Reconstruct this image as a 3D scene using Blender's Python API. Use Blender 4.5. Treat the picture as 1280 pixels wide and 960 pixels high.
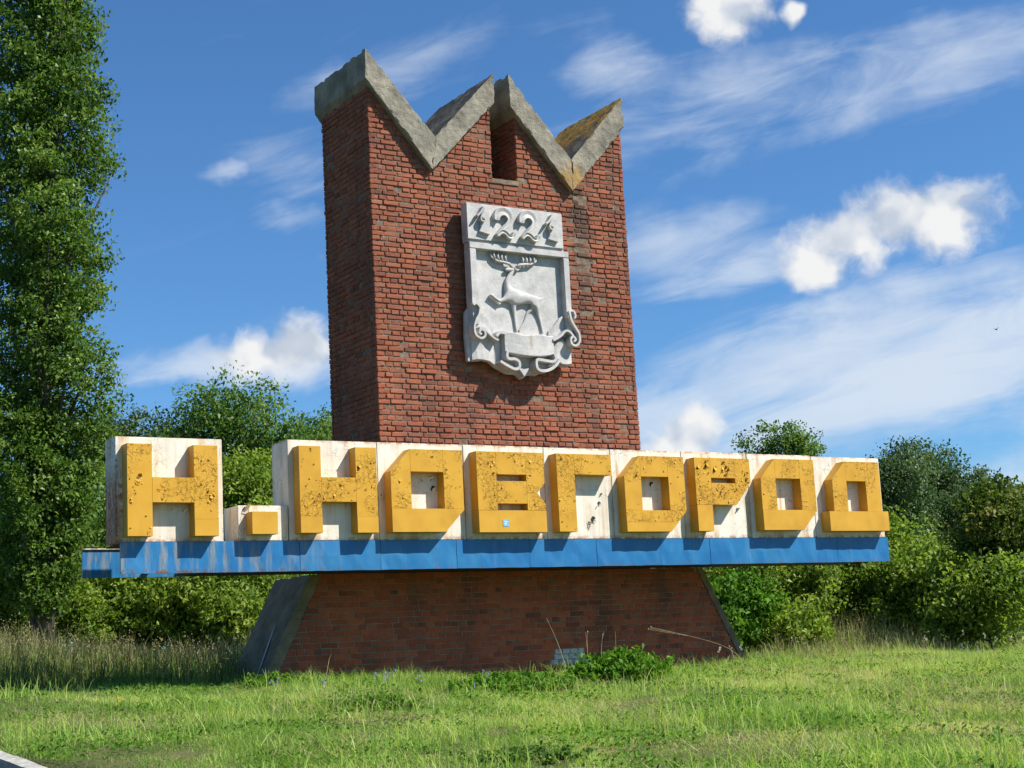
import bpy, bmesh, math, random
import numpy as np
from mathutils import Vector, Matrix, noise as mnoise

for o in list(bpy.data.objects):
    bpy.data.objects.remove(o, do_unlink=True)
scene = bpy.context.scene
C = scene.collection
rng = np.random.default_rng(7)
random.seed(11)
R = math.radians
OFF = 1.40                       # height of the sign's lower edge above the ground at the wall

# ------------------------------------------------------------------ camera
F_PX = 1987.9                    # focal length in pixels of a 1280 px wide frame
CAM = np.array([-8.2118, -18.5794, -1.2178 + OFF])
yaw, pitch, roll = R(32.2726), R(9.7618), R(-2.9667)
FWD = np.array([math.sin(yaw)*math.cos(pitch), math.cos(yaw)*math.cos(pitch), math.sin(pitch)])
_r = np.array([math.cos(yaw), -math.sin(yaw), 0.0]); _u = np.cross(_r, FWD)
RIGHT = _r*math.cos(roll) + _u*math.sin(roll)
UP = -_r*math.sin(roll) + _u*math.cos(roll)
cam = bpy.data.cameras.new('camera'); cam_o = bpy.data.objects.new('camera', cam); C.objects.link(cam_o)
cam.sensor_fit = 'HORIZONTAL'; cam.sensor_width = 36.0; cam.lens = F_PX*36.0/1280.0
cam.clip_start = 0.1; cam.clip_end = 5000
m = Matrix.Identity(4)
for i in range(3):
    m[i][0], m[i][1], m[i][2], m[i][3] = RIGHT[i], UP[i], -FWD[i], CAM[i]
cam_o.matrix_world = m
scene.camera = cam_o
HF = np.array([math.sin(yaw), math.cos(yaw)])     # horizontal view direction
HR = np.array([math.cos(yaw), -math.sin(yaw)])

def ray(x, y):
    d = FWD + RIGHT*(x-640)/F_PX - UP*(y-480)/F_PX
    return d
def at(x, y, s):                                   # the point on a pixel's ray at ground distance s
    d = ray(x, y); return CAM + d*(s/(d[0]*HF[0]+d[1]*HF[1]))

# ------------------------------------------------------------------ light
SUN_AZ, SUN_EL = 135.0, 47.5                       # clockwise from +Y
to_sun = Vector((math.sin(R(SUN_AZ))*math.cos(R(SUN_EL)), math.cos(R(SUN_AZ))*math.cos(R(SUN_EL)), math.sin(R(SUN_EL))))
sun = bpy.data.lights.new('sun', 'SUN'); sun.energy = 5.0; sun.angle = R(0.53); sun.color = (1.0, 0.955, 0.88)
sun_o = bpy.data.objects.new('sun', sun); C.objects.link(sun_o)
sun_o.rotation_euler = to_sun.to_track_quat('Z', 'Y').to_euler(); sun_o.location = (20, -30, 40)

scene.view_settings.view_transform = 'Standard'; scene.view_settings.look = 'None'
scene.view_settings.exposure = 0.72; scene.view_settings.gamma = 1.0
scene.view_settings.use_curve_mapping = False

world = bpy.data.worlds.new('World'); scene.world = world; world.use_nodes = True
world.cycles.sampling_method = 'MANUAL'; world.cycles.sample_map_resolution = 512

class NT:
    """small helper for writing node trees"""
    def __init__(self, tree): self.t = tree; self.n = tree.nodes; self.l = tree.links
    def new(self, typ, **kw):
        n = self.n.new(typ)
        for k, v in kw.items(): setattr(n, k, v)
        return n
    def put(self, sock, v):
        if v is None: return
        if isinstance(v, bpy.types.NodeSocket): self.l.new(v, sock)
        else:
            if hasattr(sock.default_value, '__len__') and not isinstance(v, (tuple, list)): v = (v,)*len(sock.default_value)
            if hasattr(sock.default_value, '__len__') and len(sock.default_value) == 4 and len(v) == 3: v = tuple(v)+(1.0,)
            sock.default_value = v
    def m(self, op, a, b=None, c=None, clamp=False):
        n = self.new('ShaderNodeMath', operation=op, use_clamp=clamp)
        self.put(n.inputs[0], a); self.put(n.inputs[1], b)
        if c is not None: self.put(n.inputs[2], c)
        return n.outputs[0]
    def v(self, op, a, b=None, s=None):
        n = self.new('ShaderNodeVectorMath', operation=op)
        self.put(n.inputs[0], a); self.put(n.inputs[1], b)
        if s is not None: self.put(n.inputs['Scale'], s)
        return n.outputs['Value'] if op in ('DOT_PRODUCT', 'LENGTH') else n.outputs[0]
    def noise(self, vec, scale, detail=4, rough=0.55, dist=0.0, out=0):
        n = self.new('ShaderNodeTexNoise'); self.put(n.inputs['Vector'], vec)
        n.inputs['Scale'].default_value = scale; n.inputs['Detail'].default_value = detail
        n.inputs['Roughness'].default_value = rough; n.inputs['Distortion'].default_value = dist
        return n.outputs[out]
    def vor(self, vec, scale, feature='F1', out='Distance', rand=1.0):
        n = self.new('ShaderNodeTexVoronoi', feature=feature); self.put(n.inputs['Vector'], vec)
        n.inputs['Scale'].default_value = scale; n.inputs['Randomness'].default_value = rand
        return n.outputs[out]
    def ss(self, v, lo, hi, a=0.0, b=1.0, mode='SMOOTHSTEP'):
        n = self.new('ShaderNodeMapRange', interpolation_type=mode); n.clamp = True
        self.put(n.inputs[0], v); self.put(n.inputs[1], lo); self.put(n.inputs[2], hi); self.put(n.inputs[3], a); self.put(n.inputs[4], b)
        return n.outputs[0]
    def mix(self, f, a, b, blend='MIX'):
        n = self.new('ShaderNodeMix', data_type='RGBA', blend_type=blend)
        self.put(n.inputs[0], f); self.put(n.inputs[6], a); self.put(n.inputs[7], b)
        return n.outputs[2]
    def ramp(self, f, stops, interp='LINEAR'):
        n = self.new('ShaderNodeValToRGB'); self.put(n.inputs[0], f); cr = n.color_ramp; cr.interpolation = interp
        while len(cr.elements) < len(stops): cr.elements.new(0.5)
        for e, (p, c) in zip(cr.elements, stops): e.position = p; e.color = tuple(c)+(1.0,)
        return n.outputs[0]
    def bump(self, h, strength, dist, normal=None):
        n = self.new('ShaderNodeBump'); self.put(n.inputs['Height'], h)
        n.inputs['Strength'].default_value = strength; n.inputs['Distance'].default_value = dist
        if normal is not None: self.put(n.inputs['Normal'], normal)
        return n.outputs[0]

# ---- sky: clear-day Nishita with wisps of cirrus and a few cumulus heaps
def build_sky():
    t = NT(world.node_tree)
    t.n.clear()
    out = t.new('ShaderNodeOutputWorld'); bg = t.new('ShaderNodeBackground')
    bg.inputs[1].default_value = 0.062
    sky = t.new('ShaderNodeTexSky', sky_type='NISHITA'); sky.sun_disc = False
    sky.sun_elevation = R(SUN_EL); sky.sun_rotation = R(SUN_AZ)
    sky.air_density = 1.0; sky.dust_density = 0.35; sky.ozone_density = 2.4; sky.altitude = 200
    d = t.new('ShaderNodeTexCoord').outputs['Generated']
    d = t.v('NORMALIZE', d)
    def frame(px, py):
        c = ray(px, py); c = c/np.linalg.norm(c)
        r = np.cross(c, [0, 0, 1]); r /= np.linalg.norm(r); u = np.cross(r, c)
        return c, r, u
    # warped direction for billows
    w1 = t.noise(d, 26, 3, 0.6, 0.0, 1)
    w1 = t.v('SUBTRACT', w1, (0.5, 0.5, 0.5))
    dw = t.v('ADD', d, t.v('SCALE', w1, None, 0.030))
    bil = t.noise(dw, 22, 6, 0.62)
    bl1 = t.noise(dw, 22, 2.5, 0.5); bil2 = t.noise(t.v('ADD', dw, tuple(to_sun*0.014)), 22, 2.5, 0.5)
    def blob(px, py, rx, ry, tilt=0.0):
        c, r, u = frame(px, py)
        ct, st = math.cos(R(tilt)), math.sin(R(tilt))
        r2 = r*ct + u*st; u2 = -r*st + u*ct
        a = t.v('DOT_PRODUCT', dw, tuple(r2*F_PX/rx)); a0 = float(np.dot(c, r2)*F_PX/rx)
        b = t.v('DOT_PRODUCT', dw, tuple(u2*F_PX/ry)); b0 = float(np.dot(c, u2)*F_PX/ry)
        a = t.m('SUBTRACT', a, a0); b = t.m('SUBTRACT', b, b0)
        rad = t.m('SQRT', t.m('ADD', t.m('MULTIPLY', a, a), t.m('MULTIPLY', b, b)))
        front = t.m('GREATER_THAN', t.v('DOT_PRODUCT', d, tuple(c)), 0.0)
        return t.m('MULTIPLY', t.m('SUBTRACT', 1.35, t.m('ADD', rad, t.m('MULTIPLY', t.m('MAXIMUM', t.m('MULTIPLY', b, -1.0), 0.0), 0.0))), front), b
    heaps = [(1186, 270, 84, 54), (1122, 272, 94, 56), (1062, 296, 88, 50), (1022, 326, 54, 38),
             (375, 434, 58, 44), (330, 446, 72, 38), (868, 542, 46, 40), (842, 562, 52, 30),
             (915, 8, 60, 58), (994, 16, 20, 24)]
    dens = None; low = None
    for h in heaps:
        k, b = blob(*h)
        dens = k if dens is None else t.m('MAXIMUM', dens, k)
    raw = t.m('ADD', dens, t.m('MULTIPLY', t.m('SUBTRACT', bil, 0.5), 1.5))
    cum = t.m('MULTIPLY', t.ss(raw, 0.30, 0.95), 0.98)
    thick = t.ss(raw, 0.45, 1.6)
    lit = t.m('ADD', 0.60, t.m('MULTIPLY', t.m('SUBTRACT', bl1, bil2), 5.0), None, True)
    shade = t.m('ADD', t.m('MULTIPLY', lit, 0.75), t.m('MULTIPLY', thick, 0.25), None, True)
    cumcol = t.ramp(shade, [(0.0, (5.0, 5.7, 6.8)), (0.45, (7.1, 7.5, 8.1)), (0.85, (8.9, 8.9, 8.9))])
    # cirrus: the same streaky noise all over the sky, thicker where the veils are
    c0, r0, u0 = frame(640, 480)
    tl = R(13)
    rr = r0*math.cos(tl) + u0*math.sin(tl); uu = -r0*math.sin(tl) + u0*math.cos(tl)
    cx = t.v('DOT_PRODUCT', d, tuple(rr*3.2)); cy = t.v('DOT_PRODUCT', d, tuple(uu*13.0)); cz = t.v('DOT_PRODUCT', d, tuple(c0*3.0))
    comb = t.new('ShaderNodeCombineXYZ'); t.put(comb.inputs[0], cx); t.put(comb.inputs[1], cy); t.put(comb.inputs[2], cz)
    cw = t.noise(comb.outputs[0], 1.6, 1.5, 0.5, 0.0, 1)
    cv = t.v('ADD', comb.outputs[0], t.v('SCALE', t.v('SUBTRACT', cw, (0.5, 0.5, 0.5)), None, 0.9))
    ci = t.noise(cv, 1.7, 7, 0.60)
    veils = [(1140, 450, 520, 160, 9), (980, 125, 480, 85, 8), (1240, 640, 170, 110, 0), (390, 215, 160, 60, -10), (300, 460, 260, 40, -3),
             (480, 75, 180, 70, 10), (900, 320, 190, 100, 0), (770, 85, 130, 75, -25), (860, 520, 220, 80, 0), (285, 214, 44, 20, 5), (380, 285, 80, 40, 0), (1120, 85, 330, 80, 5)]
    wts = [1.12, 0.82, 1.1, 0.55, 0.9, 0.6, 0.85, 0.7, 1.0, 0.75, 0.75, 0.75]
    cover = None
    for h, w in zip(veils, wts):
        k, b = blob(*h)
        k = t.m('MULTIPLY', t.ss(k, 0.0, 1.2), w)
        cover = k if cover is None else t.m('MAXIMUM', cover, k)
    cover = t.m('MAXIMUM', cover, 0.12)
    th = t.m('SUBTRACT', 0.66, t.m('MULTIPLY', cover, 0.46))
    cm = t.ss(ci, th, t.m('ADD', th, 0.42))
    cm = t.m('MULTIPLY', cm, t.m('ADD', 0.25, t.m('MULTIPLY', cover, 0.52)), None, True)
    tint = t.mix(1.0, sky.outputs[0], (0.62, 1.02, 1.38), 'MULTIPLY')
    col = t.mix(cm, tint, (7.3, 8.0, 8.9))
    col = t.mix(cum, col, cumcol)
    t.l.new(col, bg.inputs[0]); t.l.new(bg.outputs[0], out.inputs[0])
build_sky()

# ------------------------------------------------------------------ materials
def material(name, fn, rough=0.85, spec=0.3):
    mt = bpy.data.materials.new(name); mt.use_nodes = True
    t = NT(mt.node_tree); b = t.n['Principled BSDF']
    b.inputs['Roughness'].default_value = rough; b.inputs['Specular IOR Level'].default_value = spec
    pos = t.new('ShaderNodeNewGeometry').outputs['Position']
    fn(t, b, pos)
    return mt

def brick_fn(pale=False, neat=False):
    def fn(t, b, pos):
        r = t.m('FRACT', t.m('ADD', t.new('ShaderNodeObjectInfo').outputs['Random'], t.new('ShaderNodeNewGeometry').outputs['Random Per Island']))
        stops = [(0.0, (0.13, 0.062, 0.048)), (0.04, (0.20, 0.080, 0.055)), (0.20, (0.29, 0.098, 0.056)), (0.55, (0.345, 0.118, 0.066)),
                 (0.82, (0.40, 0.140, 0.074)), (0.94, (0.33, 0.150, 0.100)), (1.0, (0.23, 0.125, 0.095))]
        if not neat: stops = [(p, (c[0]*0.84, c[1]*0.80, c[2]*0.76)) for p, c in stops]
        if neat: stops = [(p, (c[0]*1.3, c[1]*0.80, c[2]*0.58)) for p, c in stops]
        base = t.ramp(r, stops)
        n = t.noise(pos, 34, 5, 0.65)
        base = t.mix(t.ss(n, 0.35, 0.75, 0.0, 0.55), base, (0.36, 0.135, 0.078))
        n2 = t.noise(pos, 1.1, 4, 0.6)
        base = t.mix(t.ss(n2, 0.40, 0.70, 0.0, 0.45), base, (0.17, 0.062, 0.042))
        n4 = t.noise(pos, 90, 3, 0.6)
        base = t.mix(t.ss(n4, 0.60, 0.75, 0.0, 0.5), base, (0.10, 0.045, 0.035))
        wash = streaks(t, pos, 2.6, 0.22, 5)
        base = t.mix(t.ss(wash, 0.50, 0.70, 0.0, 0.55), base, (0.115, 0.060, 0.045))
        base = t.mix(t.ss(wash, 0.40, 0.28, 0.0, 0.35), base, (0.42, 0.25, 0.18))
        # grime run below the right-hand valley of the cap
        sx = t.new('ShaderNodeSeparateXYZ'); t.put(sx.inputs[0], pos)
        wob = t.m('MULTIPLY', t.m('SUBTRACT', t.noise(pos, 5.5, 4, 0.6), 0.5), 0.9)
        dx = t.m('ABSOLUTE', t.m('ADD', t.m('SUBTRACT', sx.outputs[0], 5.66), wob))
        g = t.m('MULTIPLY', t.ss(dx, 0.05, 0.22, 1.0, 0.0), t.m('MULTIPLY', t.ss(sx.outputs[2], 4.3+0, 6.9, 0.25, 0.95), t.ss(sx.outputs[2], 7.3, 7.5, 1.0, 0.0)))
        g = t.m('MULTIPLY', g, t.ss(sx.outputs[1], 1.05, 1.2, 1.0, 0.8))
        base = t.mix(g, base, (0.060, 0.048, 0.038))
        if pale:
            base = t.mix(t.ss(t.noise(pos, 22, 5, 0.7), 0.28, 0.50), base, (0.56, 0.54, 0.50))
        t.l.new(base, b.inputs['Base Color'])
        h = t.m('ADD', t.noise(pos, 55, 6, 0.7), t.m('MULTIPLY', t.noise(pos, 240, 2, 0.5), 0.35))
        t.l.new(t.bump(h, 0.75, 0.010), b.inputs['Normal'])
    return fn
def mortar_fn(t, b, pos):
    n = t.noise(pos, 14, 5, 0.6)
    c = t.ramp(n, [(0.25, (0.10, 0.072, 0.050)), (0.5, (0.18, 0.135, 0.096)), (0.75, (0.29, 0.23, 0.17))])
    t.l.new(c, b.inputs['Base Color'])
    t.l.new(t.bump(t.noise(pos, 70, 6, 0.75), 1.0, 0.012), b.inputs['Normal'])
def concrete_fn(lichen=True, dark=False):
    def fn(t, b, pos):
        n = t.noise(pos, 3.2, 6, 0.65); n2 = t.noise(pos, 40, 4, 0.7)
        if dark: c = t.ramp(n, [(0.3, (0.13, 0.098, 0.064)), (0.55, (0.22, 0.168, 0.11)), (0.75, (0.32, 0.25, 0.165))])
        else: c = t.ramp(n, [(0.28, (0.120, 0.108, 0.083)), (0.48, (0.225, 0.205, 0.157)), (0.72, (0.36, 0.325, 0.25))])
        c = t.mix(t.ss(n2, 0.55, 0.8, 0.0, 0.6), c, (0.10, 0.095, 0.08))
        ag = t.vor(pos, 55, 'F1', 'Color'); agd = t.vor(pos, 55, 'F1', 'Distance')
        c = t.mix(t.m('MULTIPLY', t.ss(agd, 0.12, 0.30, 0.55, 0.0), 0.8), c, t.mix(0.5, ag, (0.34, 0.31, 0.27)))
        nrm = t.new('ShaderNodeSeparateXYZ'); t.put(nrm.inputs[0], t.new('ShaderNodeNewGeometry').outputs['True Normal'])
        if lichen:
            # black crust on the faces turned up to the weather, orange lichen on the right-hand slab
            up = t.ss(nrm.outputs[2], 0.25, 0.55)
            c = t.mix(t.m('MULTIPLY', up, t.ss(t.noise(pos, 2.4, 5, 0.6), 0.36, 0.55, 0.35, 0.92)), c, (0.055, 0.052, 0.044))
            p = t.new('ShaderNodeSeparateXYZ'); t.put(p.inputs[0], pos)
            right = t.ss(t.m('ADD', p.outputs[0], t.m('MULTIPLY', p.outputs[2], 0.55)), 10.15, 10.95)
            l1 = t.m('MULTIPLY', t.m('MULTIPLY', up, right), t.ss(t.noise(pos, 5, 6, 0.7), 0.36, 0.56))
            foot = t.new('ShaderNodeVectorMath', operation='DISTANCE'); t.put(foot.inputs[0], pos); t.put(foot.inputs[1], (5.50, 1.05, 7.50))
            l2 = t.m('MULTIPLY', t.ss(foot.outputs['Value'], 0.10, 0.34, 1.0, 0.0), t.ss(t.noise(pos, 9, 6, 0.7), 0.40, 0.55))
            c = t.mix(t.m('MULTIPLY', t.m('MAXIMUM', l1, t.m('MULTIPLY', l2, 0.8)), 0.9), c, (0.40, 0.215, 0.028))
        t.l.new(c, b.inputs['Base Color'])
        h = t.m('ADD', t.noise(pos, 18, 8, 0.72), t.m('MULTIPLY', t.vor(pos, 60, 'SMOOTH_F1'), -0.35))
        t.l.new(t.bump(h, 0.8, 0.018), b.inputs['Normal'])
    return fn
def streaks(t, pos, sx, sz, detail=4):
    s = t.new('ShaderNodeMapping'); t.put(s.inputs['Vector'], pos); s.inputs['Scale'].default_value = (sx, sx, sz)
    return t.noise(s.outputs[0], 1.0, detail, 0.6)
def white_fn(rust):
    def fn(t, b, pos):
        n = t.noise(pos, 2.5, 5, 0.6)
        c = t.ramp(n, [(0.3, (0.62, 0.56, 0.45)), (0.6, (0.74, 0.69, 0.59))])
        p = t.new('ShaderNodeSeparateXYZ'); t.put(p.inputs[0], pos)
        st = streaks(t, pos, 7.0, 0.35, 5)
        patch = t.noise(pos, 1.6, 3, 0.5)
        c = t.mix(t.m('MULTIPLY', t.ss(st, 0.50 - 0.05*rust, 0.68), t.ss(patch, 0.40, 0.60, 0.2, 0.85)), c, (0.42, 0.25, 0.095))
        # rust along the top edge and at the foot
        edge = t.m('MAXIMUM', t.ss(p.outputs[2], 1.635+OFF, 1.68+OFF), t.ss(p.outputs[2], 0.46+OFF, 0.39+OFF))
        e2 = t.m('MULTIPLY', edge, t.ss(t.noise(pos, 9, 6, 0.7), 0.42, 0.60))
        c = t.mix(t.m('MULTIPLY', e2, 0.85), c, (0.36, 0.15, 0.055))
        # cracked and lifted paint
        cr = t.vor(t.v('ADD', pos, t.v('SCALE', t.noise(pos, 9, 3, 0.5, 0.0, 1), None, 0.12)), 7.5, 'DISTANCE_TO_EDGE')
        crm = t.m('MULTIPLY', t.ss(cr, 0.004, 0.018, 1.0, 0.0), t.ss(t.noise(pos, 2.2, 3, 0.5), 0.46, 0.60))
        c = t.mix(t.m('MULTIPLY', crm, 0.8), c, (0.16, 0.11, 0.075))
        ch = t.ss(t.noise(pos, 30, 5, 0.7), 0.70 - 0.04*rust, 0.74 - 0.04*rust)
        c = t.mix(t.m('MULTIPLY', ch, 0.8), c, (0.17, 0.095, 0.055))
        if rust > 1:
            low = t.ss(p.outputs[2], 1.45+OFF, 0.95+OFF)
            side = t.ss(p.outputs[0], -2.10, -2.16)
            rr = t.m('MULTIPLY', t.ss(streaks(t, pos, 15, 2.2, 6), 0.36, 0.50, 0.0, 0.95), low)
            near = t.m('MULTIPLY', t.ss(p.outputs[0], -1.99, -2.12), t.ss(t.noise(pos, 8, 5, 0.65), 0.50, 0.58))
            rr = t.m('MULTIPLY', rr, t.m('MAXIMUM', side, near))
            c = t.mix(rr, c, t.mix(t.ss(t.noise(pos, 20, 5, 0.7), 0.40, 0.62), (0.20, 0.062, 0.018), (0.50, 0.22, 0.08)))
            gr = t.m('MULTIPLY', side, t.ss(t.noise(pos, 24, 5, 0.7), 0.52, 0.62))
            c = t.mix(t.m('MULTIPLY', gr, 0.7), c, (0.13, 0.09, 0.06))
        t.l.new(c, b.inputs['Base Color'])
        h = t.m('ADD', t.noise(pos, 3.0, 3, 0.5), t.m('MULTIPLY', crm, -0.4))
        t.l.new(t.bump(h, 0.35, 0.02), b.inputs['Normal'])
    return fn
def yellow_fn(peel):
    def fn(t, b, pos):
        n = t.noise(pos, 3.5, 5, 0.6)
        c = t.ramp(n, [(0.3, (0.49, 0.25, 0.018)), (0.5, (0.56, 0.295, 0.022)), (0.7, (0.60, 0.325, 0.030))])
        st = streaks(t, pos, 16, 1.2)
        c = t.mix(t.ss(st, 0.55, 0.8, 0.0, 0.35), c, (0.40, 0.22, 0.05))
        if peel:
            pm = t.ss(t.noise(pos, 2.6, 2, 0.5), 0.44, 0.62, 0.0, 1.0)
            cell = t.vor(t.v('ADD', pos, t.v('SCALE', t.noise(pos, 14, 4, 0.6, 0.0, 1), None, 0.10)), 13, 'DISTANCE_TO_EDGE')
            crack = t.m('MULTIPLY', t.ss(cell, 0.006, 0.035, 1.0, 0.0), pm)
            chip = t.m('MULTIPLY', t.ss(t.noise(t.v('ADD', pos, (3.1, 5.2, 1.7)), 15, 5, 0.62), 0.672, 0.69), t.ss(pm, 0.3, 0.9, 0.0, 1.0))
            c = t.mix(t.m('MULTIPLY', crack, 0.22), c, (0.30, 0.145, 0.02))
            c = t.mix(t.m('MULTIPLY', chip, 0.65), c, (0.20, 0.10, 0.025))
            c = t.mix(t.ss(t.noise(pos, 60, 3, 0.6), 0.62, 0.74, 0.0, 0.35), c, (0.36, 0.18, 0.02))
            hh = t.m('ADD', t.m('MULTIPLY', t.ss(t.noise(pos, 17, 5, 0.65, 0.4), 0.52, 0.68), pm), t.m('ADD', t.m('MULTIPLY', chip, -1.2), t.m('MULTIPLY', crack, -0.5)))
            t.l.new(t.bump(hh, 0.8, 0.022), b.inputs['Normal'])
        else:
            t.l.new(t.bump(t.noise(pos, 2.2, 2, 0.5), 0.25, 0.03), b.inputs['Normal'])
            c = t.mix(t.ss(t.noise(pos, 26, 3, 0.6), 0.70, 0.74, 0.0, 0.6), c, (0.25, 0.13, 0.03))
        t.l.new(c, b.inputs['Base Color'])
    return fn
def blue_fn(t, b, pos):
    n = t.noise(pos, 1.7, 5, 0.6)
    c = t.ramp(n, [(0.30, (0.008, 0.105, 0.28)), (0.5, (0.012, 0.142, 0.34)), (0.68, (0.030, 0.178, 0.36))])
    st = streaks(t, pos, 6.0, 0.5, 4)
    c = t.mix(t.ss(st, 0.50, 0.78, 0.0, 0.4), c, (0.085, 0.23, 0.42))
    p = t.new('ShaderNodeSeparateXYZ'); t.put(p.inputs[0], pos)
    left = t.ss(p.outputs[0], 1.6, -2.0)
    wear = t.m('MULTIPLY', left, t.ss(streaks(t, pos, 9, 1.6, 6), 0.47, 0.66))
    c = t.mix(t.m('MULTIPLY', wear, 0.75), c, (0.30, 0.27, 0.17))
    foot = t.m('MAXIMUM', t.ss(p.outputs[2], 0.075+OFF, 0.01+OFF), t.ss(p.outputs[2], 0.35+OFF, 0.385+OFF))
    rs = t.m('MULTIPLY', t.m('MULTIPLY', foot, t.ss(t.noise(pos, 11, 6, 0.72), 0.50, 0.58)), t.ss(left, 0.0, 0.6, 0.5, 1.0))
    spot = t.m('MULTIPLY', t.ss(t.noise(pos, 13, 5, 0.7), 0.67, 0.71), t.ss(left, 0.1, 0.9, 0.12, 1.0))
    c = t.mix(t.m('MULTIPLY', t.m('MAXIMUM', rs, spot), 0.9), c, (0.13, 0.06, 0.03))
    t.l.new(c, b.inputs['Base Color'])
    t.l.new(t.bump(t.noise(pos, 1.6, 2, 0.5), 0.25, 0.05), b.inputs['Normal'])
def plaster_fn(t, b, pos):
    n = t.noise(pos, 4.5, 6, 0.65)
    c = t.ramp(n, [(0.3, (0.33, 0.32, 0.305)), (0.55, (0.47, 0.455, 0.43)), (0.75, (0.58, 0.555, 0.505))])
    p = t.new('ShaderNodeSeparateXYZ'); t.put(p.inputs[0], pos)
    dx = t.m('ABSOLUTE', t.m('ADD', t.m('SUBTRACT', p.outputs[0], 4.43), t.m('MULTIPLY', t.m('SUBTRACT', t.noise(pos, 7, 3, 0.5), 0.5), 0.06)))
    run = t.m('MULTIPLY', t.ss(dx, 0.008, 0.035, 1.0, 0.0), t.m('MULTIPLY', t.ss(p.outputs[2], 3.25+OFF, 3.3+OFF), t.ss(p.outputs[2], 3.55+OFF, 3.5+OFF)))
    c = t.mix(t.m('MULTIPLY', run, 0.55), c, (0.36, 0.22, 0.10))
    c = t.mix(t.ss(t.noise(pos, 38, 5, 0.7), 0.60, 0.72, 0.0, 0.5), c, (0.30, 0.295, 0.29))
    t.l.new(c, b.inputs['Base Color'])
    t.l.new(t.bump(t.noise(pos, 28, 5, 0.65), 0.45, 0.012), b.inputs['Normal'])
def plain(col, rough=0.8, var=0.25, scale=20):
    def fn(t, b, pos):
        c = t.mix(t.ss(t.noise(pos, scale, 4, 0.6), 0.3, 0.7), tuple(x*(1-var) for x in col), tuple(min(1, x*(1+var)) for x in col))
        t.l.new(c, b.inputs['Base Color'])
        t.l.new(t.bump(t.noise(pos, scale*2.5, 4, 0.6), 0.4, 0.01), b.inputs['Normal'])
    return material('paint', fn, rough)
def leaf_mat(name, dark, mid, light, trans=0.35, rough=0.5, extra=None):
    mt = bpy.data.materials.new(name); mt.use_nodes = True
    t = NT(mt.node_tree); b = t.n['Principled BSDF']; out = t.n['Material Output']
    a = t.new('ShaderNodeAttribute', attribute_name='tint').outputs['Fac']
    stops = [(0.0, dark), (0.55, mid), (0.93, light)]
    if extra: stops = [(0.0, dark), (0.5, mid), (0.80, light), (1.0, extra)]
    c = t.ramp(a, stops)
    t.l.new(c, b.inputs['Base Color']); b.inputs['Roughness'].default_value = rough; b.inputs['Specular IOR Level'].default_value = 0.14
    tr = t.new('ShaderNodeBsdfTranslucent'); t.l.new(t.mix(1.0, c, (1.15, 1.25, 0.55), 'MULTIPLY'), tr.inputs[0])
    mx = t.new('ShaderNodeMixShader'); mx.inputs[0].default_value = trans
    t.l.new(b.outputs[0], mx.inputs[1]); t.l.new(tr.outputs[0], mx.inputs[2]); t.l.new(mx.outputs[0], out.inputs[0])
    return mt
def ground_fn(t, b, pos):
    n = t.noise(pos, 0.9, 6, 0.65); n2 = t.noise(pos, 12, 5, 0.7)
    c = t.ramp(n, [(0.3, (0.045, 0.065, 0.018)), (0.5, (0.095, 0.115, 0.036)), (0.7, (0.19, 0.16, 0.075))])
    c = t.mix(t.ss(n2, 0.4, 0.7, 0.0, 0.6), c, (0.12, 0.10, 0.055))
    t.l.new(c, b.inputs['Base Color'])
    t.l.new(t.bump(n2, 1.0, 0.06), b.inputs['Normal'])
def bark_fn(t, b, pos):
    st = streaks(t, pos, 22, 3, 6)
    c = t.ramp(st, [(0.3, (0.045, 0.038, 0.028)), (0.55, (0.105, 0.09, 0.07)), (0.75, (0.19, 0.17, 0.135))])
    t.l.new(c, b.inputs['Base Color']); t.l.new(t.bump(st, 0.9, 0.03), b.inputs['Normal'])
def asphalt_fn(t, b, pos):
    n = t.noise(pos, 150, 3, 0.6)
    c = t.ramp(n, [(0.3, (0.035, 0.035, 0.035)), (0.7, (0.075, 0.073, 0.07))])
    t.l.new(c, b.inputs['Base Color']); t.l.new(t.bump(n, 0.6, 0.01), b.inputs['Normal'])

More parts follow.
